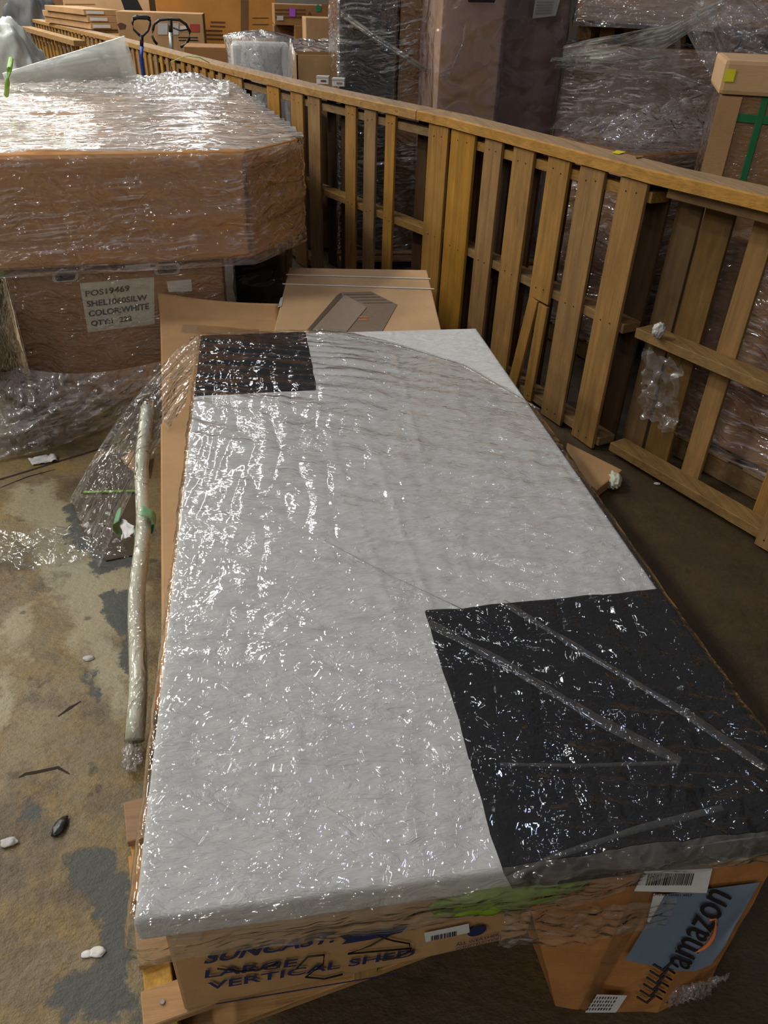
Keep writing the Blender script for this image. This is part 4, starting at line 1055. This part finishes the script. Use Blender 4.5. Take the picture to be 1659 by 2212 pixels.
# ---------------------------------------------------------------- things behind the fence
def bg_box(name, px0, px1, pytop, Y, depth, mat, label, cat='carton', z0=0, rz=0, top=None, bevel=.008, group=None, parent=None):
    a = atY(px0, pytop, Y); b = atY(px1, pytop, Y); zt = top or (a.z + b.z) / 2
    if parent is None: t = thing(name, label, cat, ((a.x + b.x) / 2, Y + depth / 2, z0), group)
    else: t = parent
    pts = [Vector((a.x, Y)), Vector((b.x, Y)), Vector((b.x, Y + depth)), Vector((a.x, Y + depth))]
    if rz:
        c = pts[0].copy(); m2 = Matrix.Rotation(rz, 2); pts = [c + m2 @ (p - c) for p in pts]
    prism('carton_body', [tuple(p) for p in pts], z0, zt, mat, t, bevel=bevel)
    t['w'] = 0
    del t['w']
    return t, [tuple(p) for p in pts], zt
def decal(par, Y, pxs, mat, nm, off=.004): return sheet(nm, [atY(x, y, Y - off) for x, y in pxs], mat, par, .0015)
def rect(x0, y0, x1, y1, s=0): return [(x0, y0), (x1, y0 + s), (x1, y1 + s), (x0, y1)]
# far back row
t, _, _ = bg_box('tall_carton', 330, 594, -45, 11.9, 1.0, 'carton_orange', 'large orange-brown carton behind the fence, left of the stickered carton')
for k, (x0, x1) in enumerate(((455, 486), (454, 486), (442, 480), (441, 482), (440, 486))): decal(t, 11.9, rect(x0, 46 + k * 9, x1, 49 + k * 9, 1), 'inkbrown', 'print_line')
for k in range(3): decal(t, 11.9, rect(545, 38 + k * 14, 580, 39.5 + k * 14), 'inkbrown', 'print_line')
decal(t, 11.9, rect(520, 0, 536, 78), 'carton_dark', 'tape_strip')
t, _, _ = bg_box('printed_carton', 250, 437, 27, 11.0, .6, 'carton', 'brown carton with red and black print behind the shovel and hoop handle')
decal(t, 11.0, rect(341, 50, 362, 75), 'papergrey', 'white_label'); decal(t, 11.0, rect(374, 50, 386, 75), 'papergrey', 'white_label'); decal(t, 11.0, rect(389, 56, 405, 68), 'paper', 'white_label')
decal(t, 11.0, rect(410, 52, 431, 69), 'redink', 'red_print'); decal(t, 11.0, rect(385, 80, 427, 82), 'ink', 'print_line'); decal(t, 11.0, rect(386, 86, 428, 88), 'ink', 'print_line')
decal(t, 11.0, [(253, 52), (262, 49), (272, 53), (270, 62), (258, 63)], 'inkbrown', 'round_print')
t, _, _ = bg_box('tan_carton', 130, 318, -30, 14.2, 1.0, 'carton_pale', 'pale tan carton with a dark handle flap at the top left')
decal(t, 14.2, rect(140, 8, 205, 10), 'carton_brown', 'print_line'); decal(t, 14.2, [(258, -10), (292, -10), (308, 22), (270, 24)], 'black', 'dark_flap')
bg_box('dark_carton', 38, 132, -30, 16.5, .8, 'carton_dark', 'dark brown carton at the far top left beside the pale tan carton')
t = blob('grey_bundle', atY(4, 20, 15.0) + Vector((.35, .3, -.6)), .5, .4, .85, 'darkgrey', 'grey crumpled bundle in the far top left corner', 'bundle', amp=.2, zmin=0)
# flat packs on a low rack behind the rail
base = thing('stacked_flat_carton', 'x', 'carton', (-2.2, 10.6, 1.1))
def flat(y0, zb, zt, x0px, x1px, label, root=None):
    t = thing('flat_pack_carton', label, 'carton', (atY(x0px, 50, y0).x, y0, zb), 'long flat cartons stacked at the top left')
    a = atY(x1px, 60, y0); d = Vector((-.44, .9, 0)); p0 = Vector((a.x, y0, 0)); L = (x1px - x0px) / 60.0
    pts = [p0, p0 + Vector((.42, .16, 0)), p0 + Vector((.42, .16, 0)) + d * L, p0 + d * L]
    prism('carton_body', [(p.x, p.y) for p in pts], zb, zt, 'carton', t, bevel=.006)
    h_ = (zt - zb); e = p0 + Vector((.03, .0, 0)); f_ = p0 + Vector((.23, .075, 0)); k_ = Vector((0, -.004, 0))
    sheet('end_label', [e + k_ + Vector((0, 0, zb + h_ * .25)), f_ + k_ + Vector((0, 0, zb + h_ * .25)), f_ + k_ + Vector((0, 0, zb + h_ * .75)), e + k_ + Vector((0, 0, zb + h_ * .75))], 'paper', t, .002)
bpy.data.objects.remove(base)
flat(11.7, 1.14, 1.212, 70, 196, 'lowest of three long flat cartons stacked behind the rail at top left')
flat(11.7, 1.214, 1.286, 68, 192, 'middle one of three long flat cartons stacked behind the rail at top left')
flat(11.7, 1.288, 1.352, 80, 186, 'topmost of three long flat cartons stacked behind the rail at top left')
rk = thing('wooden_rack', 'low wooden rack carrying the flat cartons behind the rail', 'rack', (-1.9, 10.5, 0))
for (dx, dy) in ((.1, .15), (.5, .3), (-.6, 1.5), (-.2, 1.7)):
    x = atY(196, 60, 11.7).x + dx; bar('leg', (x, 11.7 + dy, 0), (x, 11.7 + dy, 1.10), .07, .07, 'wood_dk', rk, up=(0, 1, 0))
x = atY(196, 60, 11.7).x
prism('rack_top', [(x, 11.72), (x + .45, 11.88), (x - .35, 13.7), (x - .8, 13.5)], 1.10, 1.138, 'wood_y', rk, bevel=.002)
# right of the orange carton
t = thing('stickered_carton', 'brown carton with purple and green stickers on top of the others, top centre', 'carton', (.62, 9.0, 1.3))
a, b = atY(592, 8, 9.0), atY(742, -2, 9.0); lo = atY(592, 54, 9.0).z
prism('carton_body', [(a.x, 9.0), (b.x, 9.0), (b.x, 9.7), (a.x, 9.7)], lo, a.z, 'carton_brown', t, bevel=.006)
for k in range(3): decal(t, 9.0, rect(594, 20 + k * 8, 660, 22.5 + k * 8), 'inkbrown', 'print_line')
decal(t, 9.0, rect(625, 17, 638, 36), 'purple', 'purple_sticker', .008); decal(t, 9.0, [(681, 14), (687, 9), (694, 15), (692, 24), (684, 26)], 'greensticker', 'green_sticker')
decal(t, 9.0, rect(598, 34, 612, 44), 'papergrey', 'white_label', .008); decal(t, 9.0, [(665, 32), (668, 24), (673, 32)], 'inkbrown', 'print_mark'); decal(t, 9.0, rect(695, 10, 712, 12), 'redink', 'print_line')
t, _, _ = bg_box('stand_carton', 592, 648, 56, 9.25, .5, 'carton_dark', 'dark carton in the shadow under the stickered carton')
t, _, _ = bg_box('plain_carton', 636, 665, 55, 8.95, .5, 'carton_brown', 'plain brown carton half hidden behind the upright carton with a small blue label')
t, _, _ = bg_box('upright_carton', 660, 742, 39, 8.3, .5, 'carton', 'upright tan carton with a small blue label beside the dark wrapped stack')
decal(t, 8.3, rect(719, 48, 729, 60), 'paper', 'blue_label')
# bubble wrap roll pile, open carton
t, _, _ = bg_box('low_carton', 396, 520, 102, 8.6, .6, 'carton_brown', 'low brown carton with a raised flap between the fence and the bubble wrap')
bw = thing('bubble_wrap_bundle', 'big bundle in whitish bubble wrap behind the fence rail', 'bundle', (.15, 6.9, 0))
a, b = atY(484, 90, 7.5), atY(640, 90, 7.5)
def bwf(u, v):
    t_ = (u - .5) * 3.3; x = a.x + (b.x - a.x) * (.5 + .5 * math.sin(t_ * .95)); y = 7.75 - .32 * math.cos(t_)
    zt = 1.285 + .02 * noise.noise(Vector((u * 5, 0, 2)))
    if v < .7: z = zt * v / .7; k = 1
    else:
        s = (v - .7) / .3; z = zt + .04 * math.sin(s * 1.57); k = 1 - s
    return ((a.x + b.x) / 2 + (x - (a.x + b.x) / 2) * k + .02 * noise.noise(Vector((u * 9, v * 9, 0))), 7.75 + (y - 7.75) * k + .02 * noise.noise(Vector((u * 9, v * 9, 7))), z)
prism('bundle_core', [(a.x + .05, 7.5), (b.x - .05, 7.5), (b.x - .05, 7.9), (a.x + .05, 7.9)], 0, 1.24, 'whitebox', bw, bevel=.04, seg=3)
grid('bubble_wrap', bwf, 80, 60, 'bubble', bw)
t = thing('open_carton', 'open-topped brown carton with papers and pinkish film, behind the rail beside the bubble wrap', 'carton', (.5, 6.2, 0))
a, b = atY(640, 118, 5.9), atY(735, 122, 5.9); zt = a.z
for nm, pts in (('front_wall', [(a.x, 5.9), (b.x, 5.9), (b.x, 5.91), (a.x, 5.91)]), ('back_wall', [(a.x, 6.4), (b.x, 6.4), (b.x, 6.41), (a.x, 6.41)]), ('left_wall', [(a.x, 5.9), (a.x + .01, 5.9), (a.x + .01, 6.41), (a.x, 6.41)]), ('right_wall', [(b.x - .01, 5.9), (b.x, 5.9), (b.x, 6.41), (b.x - .01, 6.41)])):
    prism(nm, pts, 0, zt, 'carton', t, bevel=.001)
prism('contents', [(a.x + .02, 5.93), (b.x - .02, 5.93), (b.x - .02, 6.38), (a.x + .02, 6.38)], 0, zt - .05, 'papergrey', t, bevel=.005)
def drape(u, v):
    x = a.x - .06 + u * (b.x - a.x + .1); y = 5.87 + v * .6
    z = zt + .02 + .05 * v + .015 * noise.noise(Vector((x * 14, y * 9, 0))) 
    if u < .12: z -= (.12 - u) * 3.2
    return (x, y + .1 * (1 - v) * (1 if u > .12 else 0), z)
grid('pink_film', drape, 50, 30, film('pinkish_film', [(Z3, (1, 1, 1), 16, 1.2)], .5, 2, .03, .15, hazecol=(.86, .70, .66)), t)

# dark wrapped stack (nearest behind the fence)
def slabw(name, label, cat, px0, px1, pytop, Y, depth, mat, fmat, z0=.12, rz=0, amp=.008, seed=1, kx=(1.2, 1.2, 16), gap=.01, ztop=None):
    t, pts, zt = bg_box(name, px0, px1, pytop, Y, depth, mat, label, cat, z0=z0, rz=rz, top=ztop)
    shell('stretch_wrap', pts, max(.02, z0 - .06), zt, fmat, t, gap=gap, amp=amp, nper=160, nz=60, seed=seed, kx=kx)
    return t, pts, zt
t, pts, _ = slabw('wrapped_black_stack', 'dark grey stack in glossy streaked stretch wrap just behind the fence', 'stack', 733, 862, -60, 5.4, .6, 'darkgrey', 'film_dark', seed=41); bstack = t
t, pts, _ = slabw('wrapped_narrow_carton', 'narrow brown carton in streaked stretch wrap against the right side of the dark wrapped stack', 'carton', 868, 956, -60, 5.42, .6, 'carton_brown', 'film_dark', seed=43, ztop=1.74)
t, pts, _ = slabw('wrapped_tall_carton', 'tall brown carton under cloudy film, tallest thing behind the middle of the fence', 'carton', 962, 1100, -80, 4.9, .45, 'carton', 'film_mauve', seed=47, amp=.02, kx=(2, 2, 2.5), gap=.02, ztop=1.9)
decal(t, 4.87, [(1010, -2), (1070, 0), (1068, 6), (1012, 5)], 'ink', 'printed_mark', .03)
t, pts, _ = slabw('wrapped_side_carton', 'brown-grey film-covered carton beside the tallest one, with a white sheet on it', 'carton', 1104, 1240, -80, 5.25, .7, 'carton_dark', 'film_mauve', seed=49, amp=.02, kx=(2, 2, 2.5), gap=.02, ztop=1.9)
decal(t, 5.21, [(1156, 0), (1210, -2), (1200, 34), (1150, 40)], 'papergrey', 'white_sheet', .04)
for k in range(5): decal(t, 5.21, rect(1160 - k, 4 + k * 6, 1196 - k, 5 + k * 6, -1), 'shedlight', 'sheet_print', .05)
pass
# pallets under them
for (x0, x1, y0, lab_) in ((.55, 1.2, 5.15, 'pale wooden pallet under the dark wrapped stack behind the fence'), (1.24, 2.1, 4.87, 'wooden pallet under the tall cloudy-film cartons behind the fence')):
    t = thing('floor_pallet', lab_, 'pallet', ((x0 + x1) / 2, y0 + .4, 0))
    for i in range(5): bar('deck_board', (x0, y0 + .06 + i * .17, .108), (x1, y0 + .06 + i * .17, .108), .1, .016, 'wood_x', t)
    for i in range(3): bar('stringer', (x0 + .03 + i * (x1 - x0 - .06) / 2, y0, .052), (x0 + .03 + i * (x1 - x0 - .06) / 2, y0 + .8, .052), .04, .09, 'wood_y', t)

# right pile: two wrapped cartons on pallets, film bridging over, another stack behind
dF = (FP[5] - FP[4]).normalized(); dG = (FP[6] - FP[5]).normalized()
def pile(name, label, cat, P0, dirv, L, D, z0, z1, mat, fmat, seed, amp=.01, kx=(1.2, 1.2, 14)):
    nrm = Vector((-dirv.y, dirv.x, 0)); nrm = -nrm if nrm.x < 0 else nrm
    q = [P0, P0 + dirv * L, P0 + dirv * L + nrm * D, P0 + nrm * D]
    t = thing(name, label, cat, (q[0] + q[2]) / 2 + Vector((0, 0, z0)))
    prism('carton_body', [(p.x, p.y) for p in q], z0, z1, mat, t, bevel=.008)
    shell('stretch_wrap', [(p.x, p.y) for p in q], z0 - .03, z1, fmat, t, gap=.01, amp=amp, nper=160, nz=50, seed=seed, kx=kx)
    return t, q
A0 = Vector((1.50, 4.0, 0))
t, q = pile('wrapped_low_pile', 'low brown cartons in crumpled shiny film just behind the fence, right of the cloudy-film cartons', 'cartons', Vector((1.55, 4.12, 0)), dF, .6, .95, .15, 1.03, 'carton_brown', 'film_box', 51, .014)
# crumpled crown of film on it
def crown(u, v):
    p = q[0].lerp(q[1], u).lerp(q[3].lerp(q[2], u), v)
    e = math.sin(math.pi * min(1, max(0, v * .9 + .05))) ** .5
    h_ = .10 * e * (.5 + .9 * abs(noise.noise(Vector((u * 3, v * 3, 2))))) + .05 * abs(noise.noise(Vector((u * 11, v * 9, 5)))) + .12 * math.exp(-((u - .62) / .16) ** 2 - ((v - .45) / .3) ** 2)
    return (p.x, p.y, 1.035 + h_)
MT['film_crown'] = film('stretch_wrap_crown', [((0, 0, R(20)), (.4, 1, 1), 24, 1.2), ((0, R(30), R(-40)), (1, .4, .6), 50, .4)], .12, 3.2, .01, .08, bstr=.8, hazecol=(.84, .78, .80), hazevar=.9, streak=((0, R(20), R(20)), (.2, 1, 1), 60, .58, .7))
grid('crumpled_top_wrap', crown, 90, 60, 'film_crown', t)
def curtain(u, v):
    a_ = q[3].lerp(q[0], u) + Vector((-.02, .03, 0)); top_ = 1.62 - .5 * u; bot_ = 1.06
    z = bot_ + (top_ - bot_) * v; p = a_.lerp(Vector((1.75, 4.3, 0)), v * .35)
    n_ = noise.noise(Vector((u * 6, v * 2, 9))) * .05
    return (p.x + n_, p.y + n_ * .5, z)
grid('film_curtain', curtain, 50, 50, film('curtain_film', [((0, 0, 0), (1, 1, .25), 14, 1.2)], .22, 1.9, .01, .1, hazecol=(.62, .56, .56)), t)
lpq = thing('floor_pallet', 'wooden pallet under the low film-crumpled cartons right behind the fence', 'pallet', (1.9, 3.6, 0))
nrm = Vector((-dF.y, dF.x, 0)); nrm = -nrm if nrm.x < 0 else nrm
for i in range(6): a = q[0] + dF * (.05 + i * .10) + Vector((0, 0, .108)); bar('deck_board', a, a + nrm * .9, .07, .016, 'wood_x', lpq)
for i in range(3): a = q[0] + nrm * (.03 + i * .42) + Vector((0, 0, .052)); bar('stringer', a, a + dF * .6, .04, .09, 'wood_y', lpq)
# back stack: cartons high up with gap and slats seen between
t, q2 = pile('wrapped_back_carton', 'high brown cartons tied up in loose shiny film at the top right', 'cartons', Vector((1.95, 5.1, 0)), Vector((.86, -.5, 0)).normalized(), 1.7, .8, 1.52, 2.0, 'carton_brown', 'film_crumple', 57, .03, (2, 2, 5))
t3, q3 = pile('wrapped_back_carton', 'dark brown film-wrapped cartons below the open slatted gap at the top right', 'cartons', Vector((1.9, 5.05, 0)), Vector((.86, -.5, 0)).normalized(), 1.75, .8, .15, 1.40, 'carton_dark', 'film_box', 58, .02, (2, 2, 8))
sp_ = thing('slatted_crate', 'orange-brown slatted crate glimpsed in the gap between the high film-tied cartons', 'crate', (2.7, 5.1, 0))
dq = Vector((.86, -.5, 0)).normalized(); nq = Vector((.5, .86, 0))
for i in range(12):
    a = Vector((1.98, 5.2, 0)) + dq * (i * .14 + .05) + nq * .12
    bar('slat', a + Vector((0, 0, 1.412)), a + Vector((0, 0, 1.512)), .09, .02, 'rail', sp_, up=nq)
a = Vector((1.98, 5.2, 0)) + nq * .5
prism('dark_interior', [tuple(p)[:2] for p in (a, a + dq * 1.65, a + dq * 1.65 + nq * .2, a + nq * .2)], 1.412, 1.515, 'carton_orange', sp_, bevel=0)
# bright twisted film ropes
def ropes(name, pxs, Ys, w, label, n=5, seed=0, mat='film_crumple', par=None):
    P_ = [atY(x, y, Y) for (x, y), Y in zip(pxs, Ys)]
    t = par
    def f(u, v):
        s = v * (len(P_) - 1); k = min(len(P_) - 2, int(s)); p = P_[k].lerp(P_[k + 1], s - k)
        off = (u - .5) * w * (.5 + .7 * abs(math.sin(v * 2.6 + .6)))
        n_ = noise.noise(Vector((u * 14, v * 1.5, seed)))
        return p + Vector((0, -.03 * n_, off + .02 * n_))
    return grid(name, f, 40, 80, mat, t)
MT['film_bright'] = film('stretch_wrap_pulled', [((0, R(14), 0), (.06, .06, 1), 50, 1.0)], .10, 3.0, .03, .1, bstr=.7, hazecol=(.92, .93, .84), streak=((0, R(16), 0), (.05, .05, 1), 60, .40, .9))
bg_t = t3
ropes('film_rope', [(736, 28), (800, 75), (880, 125), (948, 168)], [5.33, 5.25, 5.15, 5.1], .03, None, seed=11, mat='film_bright', par=bstack)
ropes('film_strand', [(950, 160), (975, 155), (1000, 95), (1003, 60)], [4.83, 4.8, 4.8, 4.8], .03, None, seed=12, mat='film_crumple', par=bstack)
ropes('film_rope', [(1215, 122), (1330, 108), (1440, 80), (1560, 10)], [4.1, 4.0, 4.0, 4.1], .10, None, seed=1, mat='film_bright', par=bg_t)
ropes('film_strand', [(1200, 142), (1350, 154), (1450, 162), (1545, 200)], [4.1, 4.0, 3.9, 3.8], .012, None, seed=2, mat='film_bright', par=bg_t)
ropes('film_strand', [(1190, 130), (1320, 136), (1430, 122)], [4.1, 4.0, 3.9], .012, None, seed=3, mat='film_bright', par=bg_t)
ropes('film_veil', [(1260, 14), (1400, 20), (1530, 36), (1680, 30)], [4.3, 4.2, 4.1, 4.0], .12, None, seed=4, mat='film_crumple', par=bg_t)
ropes('film_veil', [(1500, 0), (1560, 70), (1640, 110), (1720, 130)], [4.0, 3.9, 3.8, 3.7], .30, None, seed=5, mat='film_crumple', par=bg_t)
ropes('film_strand', [(1545, 60), (1560, 100), (1572, 135)], [3.7, 3.7, 3.7], .03, None, seed=7, mat='film_crumple', par=bg_t)
# bright carton right with green straps
sb = thing('strapped_carton', 'tall brown carton with green straps and yellow sticker behind the fence at right', 'carton', (2.0, 2.9, .15))
P0 = atY(1530, 330, 2.98); P0.z = 0
d2 = Vector((.90, -.435, 0)).normalized(); n2 = Vector((.435, .90, 0))
qa = [P0, P0 + d2 * .75, P0 + d2 * .75 + n2 * .5, P0 + n2 * .5]
zt = atY(1560, 205, 2.98).z
prism('carton_body', [(p.x, p.y) for p in qa], .15, zt, 'carton_brown', sb, bevel=.008)
shell('stretch_wrap', [(p.x, p.y) for p in qa], .1, zt, film('wrap_clear_streaks', [((0, R(4), 0), (.1, .1, 1), 60, .8)], .06, 2, .0, .07, bstr=1), sb, gap=.006, amp=.002, nper=140, nz=50, seed=61, cap=False)
prism('pale_top', [(p.x, p.y) for p in (qa[0] - d2 * .02 - n2 * .02, qa[1] - n2 * .02, qa[2] + n2 * .02, qa[3] - d2 * .02 + n2 * .02)], zt + .002, zt + .115, 'carton_pale', sb, bevel=.015)
sheet('yellow_sticker', [*[qa[0] - n2 * .0225 - d2 * .012 + d2 * i_ + Vector((0, 0, zt + j_)) for i_, j_ in ((0, .045), (.035, .045), (.035, .085), (0, .085))]], 'yellow', sb, .001)
e0 = qa[0] - n2 * .006; bar('green_strap', e0 + Vector((0, 0, zt - .07)) , e0 + d2 * .74 + Vector((0, 0, zt - .08)), .004, .03, 'green', sb)
e0 = qa[0] - n2 * .007 + d2 * .15; bar('green_strap', e0 + Vector((0, 0, zt)), e0 + Vector((0, 0, .16)), .004, .025, 'green', sb, up=d2)
prism('corner_board', [(p.x, p.y) for p in (qa[0] - n2 * .012 - d2 * .012, qa[0] - n2 * .012 + d2 * .07, qa[0] + d2 * .07, qa[0])], .16, zt - .002, 'carton', sb, bevel=.001)
# lower wrapped stuff behind the right pallet
t4, q4 = pile('wrapped_low_carton', 'brown film-wrapped carton on a low pallet seen through the open pallet at right', 'carton', Vector((1.70, 2.60, 0)), dG, .9, .3, .15, .92, 'carton_brown', 'film_box', 71, .012)
fp2 = thing('floor_pallet', 'low pallet with orange boards behind the open pallet at right', 'pallet', (1.95, 2.4, 0))
nG = Vector((-dG.y, dG.x, 0)); nG = -nG if nG.x < 0 else nG
for i in range(6): a = q4[0] + dG * (.05 + i * .165) + Vector((0, 0, .108)); bar('deck_board', a, a + nG * .5, .1, .016, 'wood_x', fp2)
for i in range(3): a = q4[0] + nG * (.03 + i * .21) + Vector((0, 0, .052)); bar('stringer', a, a + dG * .95, .04, .09, 'wood_y', fp2)

# things at the foot of the fence, right of the panel
fb = thing('foam_capped_board', 'grey-brown wrapped board with white foam corner on the floor at the foot of the fence', 'board', at(1290, 1020, 0))
bq = [at(1225, 955, .05), at(1345, 1015, .05), at(1290, 1058, .05), at(1225, 1010, .05)]
prism('board', [(p.x, p.y) for p in bq], .005, .05, 'carton', fb, bevel=.006)
blob('foam_corner', at(1325, 1038, .03), .05, .03, .028, 'foam', parent=fb, amp=.3, rot=R(70), zmin=.003)
c = at(1411, 742, .60)
blob('tape_ball', on_line(1411, FP[5], FP[6], .59) + Vector((.02, 0, .60)), .022, .022, .028, 'papergrey', 'small wad of pale tape on the middle stringer of the right pallet', 'tape', amp=.3)
def pl(u, v):
    c_ = on_line(1350 + 80 * u, FP[5], FP[6], .4) + Vector((.05, .0, 0))
    return (c_.x + .06 * v + .03 * noise.noise(Vector((u * 6, v * 6, 0))), c_.y, .50 - .30 * v + .03 * noise.noise(Vector((u * 6, v * 6, 4))))
o = grid('hanging_film', pl, 40, 40, 'film_crumple'); tag(o, 'scrap of clear film hanging through the right pallet below its middle stringer', 'film')
for (px, py, r_) in ((1392, 1040, .006), ):
    pebble('debris_chip', 1420, 1046, .009, 'papergrey', 'small pale chips on the floor in front of the open pallet at right', 'debris')

# building shell far behind
w = prism('wall_back', [(-16, 27), (16, 27), (16, 27.2), (-16, 27.2)], 0, 7, plain('painted_block_wall', (120, 116, 108), .8, .2, .2, 6), None, bevel=0); w['kind'] = 'structure'
w = prism('wall_right', [(9, -8), (9.2, -8), (9.2, 27), (9, 27)], 0, 7, plain('painted_block_wall_right', (90, 84, 76), .8, .2, .2, 6), None, bevel=0); w['kind'] = 'structure'
